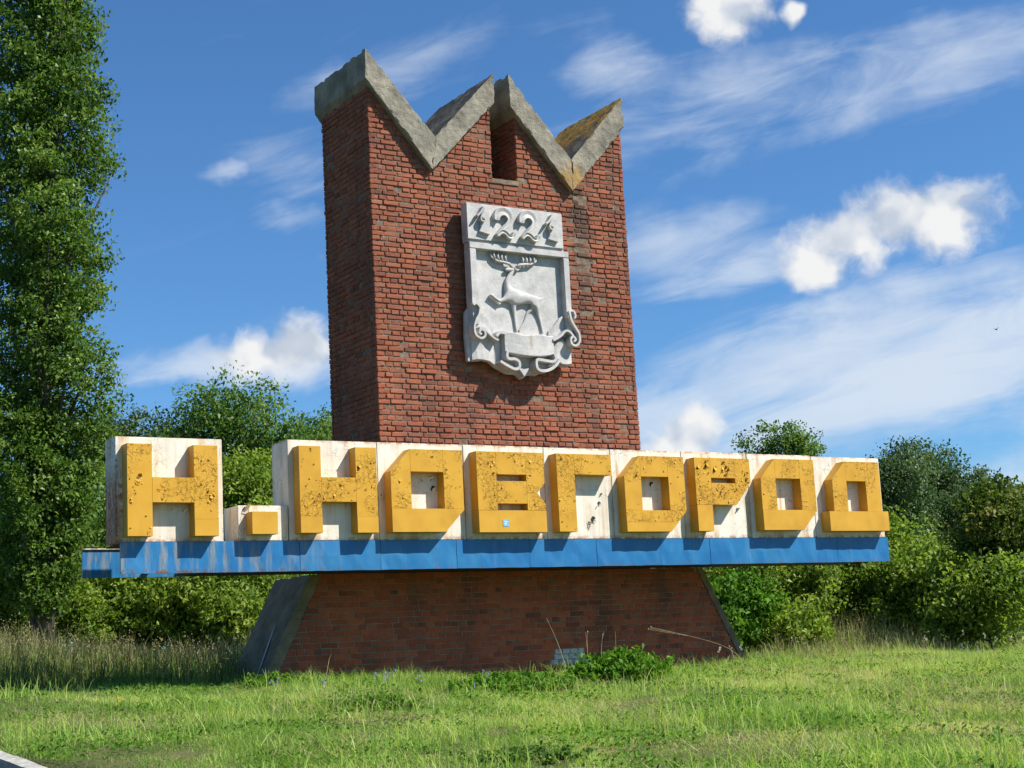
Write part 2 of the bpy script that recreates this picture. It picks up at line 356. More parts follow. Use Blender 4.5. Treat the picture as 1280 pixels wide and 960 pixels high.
M = dict(
    brick=material('brick', brick_fn(), 0.9, 0.15), brick_pale=material('brick_pale', brick_fn(True), 0.9, 0.15), brick_neat=material('brick_neat', brick_fn(False, True), 0.9, 0.15),
    mortar=material('mortar', mortar_fn, 0.95, 0.1), mortar_base=plain((0.25, 0.205, 0.15), 0.95, 0.3, 9), concrete=material('concrete', concrete_fn(), 0.92, 0.15),
    kerb=plain((0.33, 0.315, 0.28), 0.9, 0.25, 14), concrete_dark=material('concrete_grey', concrete_fn(False, True), 0.92, 0.15),
    white=material('white_paint', white_fn(1), 0.55, 0.35), white_rust=material('white_paint_rusty', white_fn(2), 0.6, 0.3),
    yellow=material('yellow_paint', yellow_fn(False), 0.5, 0.35), yellow_peel=material('yellow_paint_peeling', yellow_fn(True), 0.55, 0.3),
    blue=material('blue_paint', blue_fn, 0.42, 0.4), plaster=material('plaster', plaster_fn, 0.6, 0.35),
    ground=material('ground', ground_fn, 0.95, 0.1), bark=material('bark', bark_fn, 0.9, 0.15), asphalt=material('asphalt', asphalt_fn, 0.9, 0.2),
    steel=plain((0.035, 0.033, 0.032), 0.7), rust=plain((0.16, 0.065, 0.028), 0.85), sticker=plain((0.16, 0.45, 0.72), 0.4, 0.1),
    sticker_mark=plain((0.75, 0.82, 0.86), 0.4, 0.1),
    grass=leaf_mat('grass', (0.136, 0.240, 0.044), (0.321, 0.474, 0.101), (0.547, 0.594, 0.177), 0.45, 0.45, (0.58, 0.50, 0.29)),
    dry=leaf_mat('dry_grass', (0.13, 0.13, 0.05), (0.34, 0.29, 0.14), (0.52, 0.45, 0.25), 0.3, 0.6),
    poplar=leaf_mat('poplar_leaf', (0.044, 0.093, 0.016), (0.101, 0.179, 0.026), (0.207, 0.298, 0.066), 0.36, 0.38),
    oak=leaf_mat('green_leaf', (0.046, 0.105, 0.022), (0.107, 0.193, 0.040), (0.204, 0.293, 0.069), 0.34, 0.45),
    lime=leaf_mat('light_leaf', (0.075, 0.131, 0.017), (0.181, 0.267, 0.037), (0.313, 0.376, 0.075), 0.44, 0.5),
    willow=leaf_mat('grey_leaf', (0.037, 0.076, 0.027), (0.075, 0.129, 0.050), (0.141, 0.197, 0.083), 0.28, 0.45),
    turning=leaf_mat('turning_leaf', (0.040, 0.075, 0.012), (0.095, 0.145, 0.022), (0.19, 0.22, 0.045), 0.38, 0.45, (0.25, 0.19, 0.05)),
    nettle=leaf_mat('nettle_leaf', (0.045, 0.115, 0.012), (0.095, 0.215, 0.020), (0.16, 0.30, 0.035), 0.38, 0.6),
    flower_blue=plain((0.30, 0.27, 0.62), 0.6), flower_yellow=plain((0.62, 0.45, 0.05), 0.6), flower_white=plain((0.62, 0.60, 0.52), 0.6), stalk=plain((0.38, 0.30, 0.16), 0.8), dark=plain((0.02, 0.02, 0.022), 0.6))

# ------------------------------------------------------------------ object helpers
def tag(o, label=None, cat=None, group=None, kind=None):
    if label: o['label'] = label
    if cat: o['category'] = cat
    if group: o['group'] = group
    if kind: o['kind'] = kind
    return o
def empty(name, loc, label, cat, group=None):
    o = bpy.data.objects.new(name, None); C.objects.link(o); o.location = loc; o.empty_display_size = 0.3
    return tag(o, label, cat, group)
def link(name, me, mat, parent=None):
    o = bpy.data.objects.new(name, me); C.objects.link(o)
    if mat is not None and not me.materials: me.materials.append(mat)
    if parent is not None:
        o.parent = parent
        w = Vector((0, 0, 0)); p = parent
        while p is not None: w += p.location; p = p.parent
        o.location = -w                      # geometry is written in world coordinates
    return o
class MB:
    def __init__(self): self.v = []; self.f = []
    def add(self, verts, faces):
        k = len(self.v); self.v += [tuple(p) for p in verts]; self.f += [tuple(i+k for i in f) for f in faces]
    def box(self, x0, x1, y0, y1, z0, z1):
        self.add([(x0, y0, z0), (x1, y0, z0), (x1, y1, z0), (x0, y1, z0), (x0, y0, z1), (x1, y0, z1), (x1, y1, z1), (x0, y1, z1)],
                 [(0, 3, 2, 1), (4, 5, 6, 7), (0, 1, 5, 4), (1, 2, 6, 5), (2, 3, 7, 6), (3, 0, 4, 7)])
    def prism(self, poly, y0, y1):           # convex or concave outline (x, z), counter-clockwise seen from the front
        n = len(poly); v = [(x, y0, z) for x, z in poly] + [(x, y1, z) for x, z in poly]
        f = [tuple(range(n)), tuple(range(2*n-1, n-1, -1))]
        for i in range(n):
            j = (i+1) % n; f.append((i, i+n, j+n, j))
        self.add(v, f)
    def sheet(self, poly, y0, y1):           # prism without its rear face
        n = len(poly); v = [(x, y0, z) for x, z in poly] + [(x, y1, z) for x, z in poly]
        f = [tuple(range(n))]
        for i in range(n):
            j = (i+1) % n; f.append((i, i+n, j+n, j))
        self.add(v, f)
    def tube(self, pts, rad, n=6, cap=True):
        pts = [Vector(p) for p in pts]; rad = rad if isinstance(rad, (list, tuple)) else [rad]*len(pts)
        k = len(self.v); ref = Vector((0.31, 0.77, 0.2)).normalized()
        for i, p in enumerate(pts):
            a = pts[max(0, i-1)]; b = pts[min(len(pts)-1, i+1)]; d = (b-a).normalized()
            s = d.cross(ref).normalized(); u = s.cross(d)
            for j in range(n):
                an = 2*math.pi*j/n; q = p + (s*math.cos(an)+u*math.sin(an))*rad[i]; self.v.append(tuple(q))
        for i in range(len(pts)-1):
            for j in range(n):
                j2 = (j+1) % n; self.f.append((k+i*n+j, k+i*n+j2, k+(i+1)*n+j2, k+(i+1)*n+j))
        if cap:
            self.f.append(tuple(k+j for j in range(n-1, -1, -1))); self.f.append(tuple(k+(len(pts)-1)*n+j for j in range(n)))
    def mesh(self, name, smooth=False, bevel=0.0):
        me = bpy.data.meshes.new(name); me.from_pydata(self.v, [], self.f)
        bm = bmesh.new(); bm.from_mesh(me)
        bmesh.ops.recalc_face_normals(bm, faces=bm.faces)
        if bevel > 0:
            ed = [e for e in bm.edges if len(e.link_faces) == 2 and e.calc_face_angle(0) > 0.5]
            bmesh.ops.bevel(bm, geom=ed, offset=bevel, segments=2, affect='EDGES', clamp_overlap=True)
        bm.to_mesh(me); bm.free()
        if smooth: me.polygons.foreach_set('use_smooth', [True]*len(me.polygons))
        return me
    def build(self, name, mat, parent=None, smooth=False, bevel=0.0): return link(name, self.mesh(name, smooth, bevel), mat, parent)

def big_mesh(name, V, F, tint=None):
    """numpy mesh: V (n,3), F (m,k) with k 3 or 4"""
    me = bpy.data.meshes.new(name); V = np.ascontiguousarray(V, dtype=np.float32); F = np.ascontiguousarray(F, dtype=np.int32)
    k = F.shape[1]
    me.vertices.add(len(V)); me.vertices.foreach_set('co', V.ravel())
    me.loops.add(F.size); me.loops.foreach_set('vertex_index', F.ravel())
    me.polygons.add(len(F)); me.polygons.foreach_set('loop_start', np.arange(0, F.size, k, dtype=np.int32))
    me.polygons.foreach_set('loop_total', np.full(len(F), k, dtype=np.int32))
    if tint is not None:
        a = me.attributes.new('tint', 'FLOAT', 'POINT'); a.data.foreach_set('value', np.ascontiguousarray(tint, dtype=np.float32))
    me.update(calc_edges=True); me.validate()
    return me

def rough_hex(c, nu, nv, nw, amp, scale, seed=0.0, chip=0.0):
    """hexahedron from 8 corners (u,v,w order) with a gridded, roughened surface"""
    c = [Vector(p) for p in c]; idx = {}; mb = MB()
    def pt(i, j, k):
        key = (i, j, k)
        if key in idx: return idx[key]
        u, v, w = i/nu, j/nv, k/nw
        p = Vector((0, 0, 0))
        for a in (0, 1):
            for b in (0, 1):
                for d in (0, 1):
                    p += c[a+2*b+4*d]*((u if a else 1-u)*(v if b else 1-v)*(w if d else 1-w))
        q = p*scale + Vector((seed, seed*1.7, seed*0.3))
        n = Vector((mnoise.noise(q), mnoise.noise(q+Vector((9.1, 0, 0))), mnoise.noise(q+Vector((0, 7.3, 0)))))
        edge = (i in (0, nu)) + (j in (0, nv)) + (k in (0, nw))
        p = p + n*amp*(1.0 if edge < 2 else 1.5)
        if edge >= 2 and chip:
            cen = sum(c, Vector())/8; t = max(0.0, mnoise.noise(p*7+Vector((seed, 3, 1)))-0.05)
            p = p + (cen-p).normalized()*t*chip
        mb.v.append(tuple(p)); idx[key] = len(mb.v)-1
        return idx[key]
    for i in range(nu):
        for j in range(nv):
            for k in (0, nw): mb.f.append((pt(i, j, k), pt(i+1, j, k), pt(i+1, j+1, k), pt(i, j+1, k)))
    for i in range(nu):
        for k in range(nw):
            for j in (0, nv): mb.f.append((pt(i, j, k), pt(i+1, j, k), pt(i+1, j, k+1), pt(i, j, k+1)))
    for j in range(nv):
        for k in range(nw):
            for i in (0, nu): mb.f.append((pt(i, j, k), pt(i, j+1, k), pt(i, j+1, k+1), pt(i, j, k+1)))
    return mb

# ------------------------------------------------------------------ ground
def sl(x, y):
    dx, dy = x-CAM[0], y-CAM[1]
    return dx*HF[0]+dy*HF[1], dx*HR[0]+dy*HR[1]
def gh(x, y):
    """ground height; works on arrays"""
    x = np.asarray(x, dtype=float); y = np.asarray(y, dtype=float)
    s, l = sl(x, y)
    z1 = -1.46 + 0.0665*np.clip(s, -3, 60)
    k = 0.20
    z = -np.logaddexp(-z1/k, 0.0)*k
    z = np.where(z1 < -2, z1, z)
    t = np.clip((s-6)/14.0, 0, 1); t = t*t*(3-2*t)
    z = z + (0.03 - np.where(l < 0, 0.048, 0.021)*np.clip(l, -10, 12))*t
    z = z + 0.022*np.sin(1.3*x+0.4*y)*np.sin(0.9*y-0.3*x+1.0)*np.clip(s/10, 0, 1) + 0.012*np.sin(3.1*x+2.0*y)*np.sin(2.7*y-1.1*x)
    return z
def kerb_dist(x, y):                              # metres beyond the road edge (negative on the road)
    s, l = sl(x, y); return 0.794*l + 0.608*s - 4.60
def xy(s, l): return CAM[:2] + HF*s + HR*l

def graded(a, b, fine0, fine1, step):
    v = list(np.arange(fine0, fine1+1e-6, step)); st = step
    x = fine1
    while x < b: st *= 1.35; x += st; v.append(x)
    x = fine0; st = step
    while x > a: st *= 1.35; x -= st; v.insert(0, x)
    return np.array(v)
S_ = graded(-300, 900, 4, 34, 0.30); L_ = graded(-600, 600, -14, 14, 0.30)
SS, LL = np.meshgrid(S_, L_, indexing='ij')
GX = CAM[0] + HF[0]*SS + HR[0]*LL; GY = CAM[1] + HF[1]*SS + HR[1]*LL
GZ = gh(GX, GY); kd = kerb_dist(GX, GY)
GZ = np.where(kd < 0.12, GZ-0.30, GZ)
ni, nj = SS.shape
V = np.stack([GX, GY, GZ], -1).reshape(-1, 3)
I = np.arange(ni*nj).reshape(ni, nj)
Fq = np.stack([I[:-1, :-1], I[:-1, 1:], I[1:, 1:], I[1:, :-1]], -1).reshape(-1, 4)[:, ::-1]
g = link('ground', big_mesh('ground', V, Fq), M['ground']); tag(g, kind='structure')
g.data.polygons.foreach_set('use_smooth', [True]*len(g.data.polygons))

# road on the near side of the kerb
KD = np.array([-0.608, 0.794])                    # along the kerb, in (l, s)
KN = np.array([0.794, 0.608])
def kp(a, n):                                     # a metres along, n metres across
    l, s = np.array([-3.779, 12.509]) + KD*a + KN*n
    p = xy(s, l); return p[0], p[1]
mb = MB(); rows = np.arange(-24, 41, 1.0); cols = [-9, -6, -3, -1, 0.0]
for a in rows:
    for n in cols:
        x, y = kp(a, n); x0, y0 = kp(a, 0); mb.v.append((x, y, float(gh(x0, y0))*1.0 + 0.02*n*0 - 0.13 + (float(gh(x, y))-float(gh(x0, y0)))*0.6))
for i in range(len(rows)-1):
    for j in range(len(cols)-1):
        k = i*len(cols)+j; mb.f.append((k, k+1, k+1+len(cols), k+len(cols)))
tag(mb.build('road', M['asphalt']), kind='structure')
kerb = empty('kerb', (*kp(0, 0), 0), 'concrete road kerb along the edge of the grass bank', 'kerb')
for i, a in enumerate(np.arange(-14, 26, 1.0)):
    x0, y0 = kp(a+0.006, 0); x1, y1 = kp(a+0.994, 0); x2, y2 = kp(a+0.006, 0.15); x3, y3 = kp(a+0.994, 0.15)
    za, zb = float(gh(x0, y0))+0.05, float(gh(x1, y1))+0.05
    mbk = rough_hex([(x0, y0, za-0.4), (x1, y1, zb-0.4), (x2, y2, za-0.4), (x3, y3, zb-0.4), (x0, y0, za), (x1, y1, zb), (x2, y2, za), (x3, y3, zb)], 8, 2, 3, 0.006, 4.0, i*3.1, 0.02)
    mbk.build('kerb_stone', M['kerb'], kerb)

# ------------------------------------------------------------------ brickwork
def brick_shape(L, H, D, r, c=0.006, j=0.004):
    """a worn brick: back ring, rim, and a slightly smaller front; local (along, out, up), front at out=0"""
    def ring(w, inset, jt):
        return [(sx*(L/2-inset)+r.uniform(-jt, jt), w, sz*(H/2-inset)+r.uniform(-jt, jt)*0.6) for sx, sz in ((-1, -1), (1, -1), (1, 1), (-1, 1))]
    v = ring(-D, 0, 0) + ring(-c*1.4, 0.0, j*0.5) + ring(0.0, c, j)
    for i in range(8, 12): v[i] = (v[i][0], v[i][1]+r.uniform(-0.004, 0.003), v[i][2])
    f = [(8, 9, 10, 11)]
    for a, b in ((0, 4), (4, 8)):
        for i in range(4):
            k = (i+1) % 4; f.append((a+i, a+k, b+k, b+i))
    return v, f
COURSE, ST, HD, JT = 0.077, 0.247, 0.1185, 0.0125
def courses(z0, z1, span, r, wob=0.004):
    """yield (u0, u1, zc, is_stretcher) for English bond; span(z) -> list of (lo, hi)"""
    n = int((z1-z0)/COURSE)
    for k in range(n):
        zc = z0 + COURSE*(k+0.5)
        stretch = (k % 2 == 1); ln = ST if stretch else HD; pitch_ = ln+JT
        for lo, hi in span(zc):
            u = lo - (0.0 if not stretch else 0.065) ; 
            while u < hi:
                l2 = ln + r.uniform(-0.006, 0.006)
                a, b = max(u, lo), min(u+l2, hi)
                if b-a > 0.045: yield a, b, zc + r.uniform(-wob, wob), stretch and (b-a) > 0.22
                u += pitch_
rb = random.Random(5)
variants = {}; neat = {}
for kind, L in (('s', ST), ('h', HD)):
    variants[kind] = []
    for i in range(8):
        v, f = brick_shape(L, 0.0635, 0.06, rb, 0.008, 0.006)
        me = bpy.data.meshes.new('brick'); me.from_pydata([(x, -y, z) for x, y, z in v], [], f)
        bm = bmesh.new(); bm.from_mesh(me); bmesh.ops.recalc_face_normals(bm, faces=bm.faces); bm.to_mesh(me); bm.free()
        me.materials.append(M['brick']); variants[kind].append(me)
for kind, L in (('s', ST), ('h', HD)):
    neat[kind] = []
    for i in range(6):
        v, f = brick_shape(L, 0.068, 0.06, rb, 0.004, 0.003)
        me = bpy.data.meshes.new('brick'); me.from_pydata([(x, -y, z) for x, y, z in v], [], f)
        bm = bmesh.new(); bm.from_mesh(me); bmesh.ops.recalc_face_normals(bm, faces=bm.faces); bm.to_mesh(me); bm.free()
        me.materials.append(M['brick_neat']); neat[kind].append(me)
pale_me = []
for kind, L in (('s', ST), ('h', HD)):
    me = neat[kind][0].copy(); me.materials.clear(); me.materials.append(M['brick_pale']); pale_me.append(me)

def put_brick(mb, axis, plane, sign, u0, u1, zc, r, out, bh=0.0635):
    """add a brick to a joined mesh. axis 'x': wall along x facing -y (sign -1) ; axis 'y': wall along y facing +-x"""
    v, f = brick_shape(u1-u0, bh, 0.06, r, 0.008 if bh < .065 else 0.004, 0.006 if bh < .065 else 0.003)
    uc = (u0+u1)/2; rt = r.uniform(-0.012, 0.012)
    q = []
    for a, w, h in v:
        z = zc + h + a*rt; o = w + out
        if axis == 'x': q.append((uc+a, plane+sign*o, z))
        else: q.append((plane+sign*o, uc+a, z))
    mb.add(q, f)

def outs(r, rough):
    o = r.gauss(0.0, 0.0045*rough)
    if r.random() < 0.010*rough: o -= r.uniform(0.012, 0.03)
    return max(-0.035, min(0.014, o))

# ---- tower
TX0, TX1, TY0, TY1, TZ0 = 2.0075, 6.555, 1.15, 2.70, 0.02+OFF
SL0, SL1, SLZ = 4.10, 4.535, 5.95+OFF             # the slot between the two gables
capL = [(1.95, 7.65), (3.06, 6.45), (4.13, 7.60), (4.13, 7.14), (3.0, 5.94), (1.94, 7.20)]
capR = [(4.40, 7.64), (5.49, 6.40), (6.55, 7.58), (6.56, 7.08), (5.49, 5.90), (4.42, 7.12)]
def under(x):                                     # underside of the concrete caps
    if x < 3.0: z = 7.20 + (5.94-7.20)*(x-1.94)/(3.0-1.94)
    elif x < 4.27: z = 5.94 + (7.14-5.94)*(x-3.0)/(4.13-3.0)
    elif x < 5.49: z = 7.12 + (5.90-7.12)*(x-4.42)/(5.49-4.42)
    else: z = 5.90 + (7.08-5.90)*(x-5.49)/(6.56-5.49)
    return min(z, 7.2)+OFF
XS = np.linspace(TX0, TX1, 400); UN = np.array([under(x) for x in XS])
def tower_span(z):
    ok = (UN + 0.09 > z)
    if z > SLZ: ok &= ~((XS > SL0) & (XS < SL1))
    out = []; i = 0
    while i < len(XS):
        if ok[i]:
            j = i
            while j+1 < len(XS) and ok[j+1]: j += 1
            if XS[j]-XS[i] > 0.06: out.append((XS[i], XS[j]))
            i = j+1
        else: i += 1
    return out
tower = empty('brick_tower', ((TX0+TX1)/2, 1.9, TZ0), 'tall weathered red brick tower with zigzag gables rising behind the letters', 'tower')
mb = MB()
mb.prism([(TX0+0.014, TZ0), (TX1-0.014, TZ0), (TX1-0.014, under(TX1)+0.06), (5.49, 5.98+OFF), (SL1+0.014, under(SL1)+0.06), (SL1+0.014, SLZ), (SL0-0.014, SLZ),
          (SL0-0.014, under(SL0)+0.06), (3.0, 6.02+OFF), (TX0+0.014, under(TX0)+0.06)], TY0+0.014, TY1-0.014)
core = mb.mesh('mortar_core'); bm = bmesh.new(); bm.from_mesh(core); bmesh.ops.triangulate(bm, faces=bm.faces); bm.to_mesh(core); bm.free()
link('mortar_core', core, M['mortar'], tower)
front = list(courses(TZ0, 7.3+OFF, tower_span, rb))
def cam_d(u, z, y): return (u-CAM[0])**2 + (y-CAM[1])**2 + (z-CAM[2])**2
cand = sorted([i for i, (a, b, z, s) in enumerate(front) if s and z > 1.72+OFF], key=lambda i: cam_d((front[i][0]+front[i][1])/2, front[i][2], TY0))
single = set(cand[:296])
rest = MB(); tl_ = tower.location
for i, (a, b, z, s) in enumerate(front):
    grime = abs((a+b)/2-5.68) < 0.22 and 4.3 < z-OFF < 5.85
    o = outs(rb, 1.15)
    if grime and rb.random() < 0.30: o -= rb.uniform(0.01, 0.025)
    if i in single:
        ob = bpy.data.objects.new('brick', rb.choice(variants['s'])); C.objects.link(ob); ob.parent = tower
        ob.location = ((a+b)/2-tl_[0], TY0-o-tl_[1], z-tl_[2]); ob.rotation_euler = (rb.uniform(-.03, .03), rb.uniform(-.012, .012), rb.uniform(-.015, .015))
    else: put_brick(rest, 'x', TY0, -1, a, b, z, rb, o)
for a, b, z, s in courses(TZ0, 7.2+OFF, lambda z: [(TY0, TY1)], rb): put_brick(rest, 'y', TX0, -1, a, b, z, rb, outs(rb, 1.2))
for a, b, z, s in courses(TZ0, 7.1+OFF, lambda z: [(TY0, TY1)], rb): put_brick(rest, 'y', TX1, 1, a, b, z, rb, outs(rb, 1.2))
for a, b, z, s in courses(TZ0, 7.3+OFF, tower_span, rb): put_brick(rest, 'x', TY1, 1, a, b, z, rb, outs(rb, 1.2))
for a, b, z, s in courses(SLZ, 7.1+OFF, lambda z: [(TY0+0.02, TY1-0.02)], rb):
    put_brick(rest, 'y', SL1, -1, a, b, z, rb, outs(rb, 1.2)); put_brick(rest, 'y', SL0, 1, a, b, z, rb, outs(rb, 1.2))
o = rest.build('bricks', M['brick'], tower); tag(o, kind='stuff')
def cap_arm(poly4, seed):
    (ax, az), (bx, bz), (cx, cz), (dx, dz) = poly4   # outer-top, inner-top, outer-bottom, inner-bottom
    y0, y1 = 1.045, 2.80
    c = [(cx, y0, cz+OFF), (dx, y0, dz+OFF), (ax, y0, az+OFF), (bx, y0, bz+OFF), (cx, y1, cz+OFF), (dx, y1, dz+OFF), (ax, y1, az+OFF), (bx, y1, bz+OFF)]
    return rough_hex(c, 40, 14, 44, 0.0065, 13.0, seed, 0.085).build('cap_slab', M['concrete'], tower)
cap_arm(((1.95, 7.65), (3.06, 6.45), (1.94, 7.20), (3.0, 5.94)), 1.0)
cap_arm(((4.13, 7.60), (3.061, 6.449), (4.13, 7.14), (3.001, 5.941)), 5.0)
cap_arm(((4.40, 7.64), (5.49, 6.40), (4.42, 7.12), (5.49, 5.90)), 9.0)
cap_arm(((6.55, 7.58), (5.491, 6.401), (6.56, 7.08), (5.491, 5.901)), 14.0)
rough_hex([(SL0-.02, TY0-.01, SLZ-.06), (SL1+.02, TY0-.01, SLZ-.06), (SL0-.02, TY1, SLZ-.06), (SL1+.02, TY1, SLZ-.06),
           (SL0-.02, TY0-.01, SLZ+.012), (SL1+.02, TY0-.01, SLZ+.012), (SL0-.02, TY1, SLZ+.012), (SL1+.02, TY1, SLZ+.012)], 6, 14, 2, 0.006, 9, 3).build('slot_sill', M['concrete_dark'], tower)
# mortar bedding under the caps
mbb = MB()
for (xa, za), (xb, zb) in (((2.02, 7.11), (3.0, 5.94)), ((4.09, 7.10), (3.0, 5.94)), ((4.55, 6.97), (5.49, 5.90)), ((6.54, 7.06), (5.49, 5.90))):
    mbb.add([(xa, 1.135, za+OFF-.035), (xb, 1.135, zb+OFF-.035), (xb, 2.71, zb+OFF-.035), (xa, 2.71, za+OFF-.035), (xa, 1.135, za+OFF+.05), (xb, 1.135, zb+OFF+.05), (xb, 2.71, zb+OFF+.05), (xa, 2.71, za+OFF+.05)],
            [(0, 3, 2, 1), (4, 5, 6, 7), (0, 1, 5, 4), (1, 2, 6, 5), (2, 3, 7, 6), (3, 0, 4, 7)])
mbb.build('mortar_bed', M['mortar'], tower)

# ---- base
BY0, BY1 = 1.13, 2.30
def base_lo(z): return 1.04 - (0.05+OFF-z)*(1.04-0.385)/1.28
def base_hi(z): return 7.45 + (0.05+OFF-z)*(8.17-7.45)/1.36
base = empty('brick_plinth', (4.25, 1.7, 0), 'shaded red brick plinth with splayed concrete ends carrying the blue band', 'plinth')
mb = MB()
zt_, zb_ = 0.035+OFF, -0.45
mb.prism([(base_lo(zb_)+.012, zb_), (base_hi(zb_)-.012, zb_), (base_hi(zt_)-.012, zt_-.01), (base_lo(zt_)+.012, zt_-.01)], BY0+0.009, BY1)
mb.build('mortar_core', M['mortar_base'], base)
mb = MB(); mb.box(2.02, 6.54, BY1+.002, 2.69, -0.45, zt_-.012); mb.build('rear_pier', M['mortar'], base)
rows = list(courses(zt_-20*COURSE-.002, zt_+.002, lambda z: [(base_lo(z)+.004, base_hi(z)-.004)], rb, 0.002))
cand = sorted([i for i, r_ in enumerate(rows) if r_[3] and r_[2] > 0.02], key=lambda i: cam_d(rows[i][0], rows[i][2], BY0))
pale_i = [i for i, r_ in enumerate(rows) if 4.72 < (r_[0]+r_[1])/2 < 5.28 and 0.04 < r_[2] < 0.27 and rb.random() < 0.93]
single = set(cand[:250]) | set(pale_i)
rest = MB(); bl_ = base.location
for i, (a, b, z, s) in enumerate(rows):
    o = max(-.004, outs(rb, 0.4))
    if i in single and (s or i in pale_i) and (abs((b-a)-ST) < .02 or abs((b-a)-HD) < .02):
        k = 's' if (b-a) > 0.2 else 'h'
        me = (pale_me[0] if k == 's' else pale_me[1]) if i in pale_i else rb.choice(neat[k])
        ob = bpy.data.objects.new('brick', me); C.objects.link(ob); ob.parent = base
        if i in pale_i: ob['label'] = 'brick daubed with worn white paint'
        ob.location = ((a+b)/2-bl_[0], BY0-o-bl_[1], z-bl_[2]); ob.rotation_euler = (rb.uniform(-.01, .01), rb.uniform(-.004, .004), rb.uniform(-.006, .006))
    else: put_brick(rest, 'x', BY0, -1, a, b, z, rb, o, 0.068)
tag(rest.build('bricks', M['brick_neat'], base), kind='stuff')
def end_slab(lo_t, lo_b, th, y0, y1, seed, sgn):
    zt, zb = zt_-.006, -0.45
    bt, bb = lo_t, lo_b
    c = [(bb-sgn*th*1.1, y0, zb), (bb, y0, zb), (bt-sgn*th, y0, zt), (bt, y0, zt), (bb-sgn*th*1.1, y1, zb), (bb, y1, zb), (bt-sgn*th, y1, zt), (bt, y1, zt)]
    return rough_hex(c, 4, 30, 22, 0.006, 6.0, seed, 0.03).build('end_slab', M['concrete_dark'], base)
end_slab(base_lo(zt_), base_lo(-0.45), 0.17, BY0-0.012, BY1-.01, 2.0, 1)
end_slab(base_hi(zt_), base_hi(-0.45), 0.12, BY0-0.012, BY1-.01, 7.0, -1)
# scratch of lime on the left slab
xo = lambda z: base_lo(z)-0.178-(zt_-z)*0.012/1.4
mb = MB()
for k in range(9):
    z = 0.10+0.085*k; yy = 1.34+0.022*k; w = 0.010+0.012*math.sin(k/8*math.pi)
    mb.v += [(xo(z)-0.010, yy-w, z), (xo(z)-0.010, yy+w, z)]
for k in range(8): mb.f.append((2*k, 2*k+1, 2*k+3, 2*k+2))
mb.build('lime_streak', plain((0.42, 0.43, 0.42), 0.9), base)

# ------------------------------------------------------------------ the sign
sign = empty('lettered_sign', (4.2, 0.3, OFF), 'long roadside sign of raised yellow letters on white panels over a blue band', 'sign')
Z = lambda z: z+OFF
joints = [-2.115, -0.96, 0.21, 1.355, 2.50, 3.66, 4.79, 5.92, 6.84, 7.58, 9.39, 10.51]
for a, b in zip(joints[:-1], joints[1:]):
    mb = MB(); dy = rb.uniform(-.004, .004); n = max(3, int((b-a)/0.12))
    # slightly buckled sheet
    top = []; bot = []
    for i in range(n+1):
        x = a+.003+(b-a-.006)*i/n; bow = 0.006*math.sin(3.1*i/n+a) if 0 < i < n else 0
        top.append((x, -0.012+dy+bow*0.4, Z(0.385)+rb.uniform(-.001, .001))); bot.append((x, -0.012+dy+bow, Z(0.0)+rb.uniform(-.002, .003)))
    k = len(top); mids = [(x, -0.013+dy-0.004*math.sin(2.2*i+a*3), Z(0.19)) for i, (x, _, _) in enumerate(top)]
    mb.v = top+mids+bot+[(x, y+.035, z) for x, y, z in top]+[(x, y+.035, z) for x, y, z in bot]
    for i in range(k-1):
        mb.f += [(i, i+1, k+i+1, k+i), (k+i, k+i+1, 2*k+i+1, 2*k+i), (i, 3*k+i, 3*k+i+1, i+1), (2*k+i, 2*k+i+1, 4*k+i+1, 4*k+i), (3*k+i, 4*k+i, 4*k+i+1, 3*k+i+1)]
    mb.f += [(0, k, 2*k, 4*k, 3*k), (k-1, 4*k-1, 5*k-1, 3*k-1, 2*k-1)]
    mb.build('blue_panel', M['blue'], sign)
mb = MB(); mb.box(-0.9, 10.49, 0.03, 1.118, Z(0.03), Z(0.046)); mb.box(-2.09, 10.49, 0.03, 0.62, Z(0.352), Z(0.368))
for x in joints[1:-1]: mb.box(x-.03, x+.03, 0.031, 1.117, Z(0.0465), Z(0.3515))
mb.build('steel_frame', M['steel'], sign)
# the rear fascia showing beyond the open left end
ry = 1.35
mb = MB(); mb.box(-2.157, -0.70, ry, ry+.03, Z(0.045), Z(0.400)); mb.build('rear_fascia', M['blue'], sign)
mb = MB(); mb.box(-2.162, -0.70, ry-.022, ry+.035, Z(0.402), Z(0.416)); mb.build('rear_lip', M['white_rust'], sign)
for x in (-1.2, -0.74):
    mb = MB(); mb.box(x-.03, x+.03, 0.40, 1.349, Z(0.29), Z(0.351)); mb.build('outrigger', M['rust'], sign)

def white_box(x0, x1, z0, z1, depth, mat, tilt=0.0, y0=0.0):
    mb = MB(); mb.box(x0, x1, y0, y0+depth, Z(z0), Z(z1))
    o = mb.build('white_panel', mat, sign, bevel=0.006)
    return o
white_box(-2.165, -0.805, 0.372, 1.655, 0.38, M['white_rust'])
white_box(-0.61, 0.066, 0.388, 0.83, 0.46, M['white'], y0=0.006)
pj = [0.077, 1.36, 2.67, 3.98, 5.13, 6.42, 7.685, 8.995, 10.47]
for i, (a, b) in enumerate(zip(pj[:-1], pj[1:])):
    white_box(a+.004, b-.004, 0.388, 1.68-(0.012 if i == 7 else 0)+rb.uniform(-.004, .004), 0.5, M['white'], y0=rb.uniform(0, .006))
mb = MB(); mb.box(-0.80, 0.08, 0.10, 0.40, Z(0.366), Z(0.3865)); mb.build('deck_plate', M['rust'], sign)

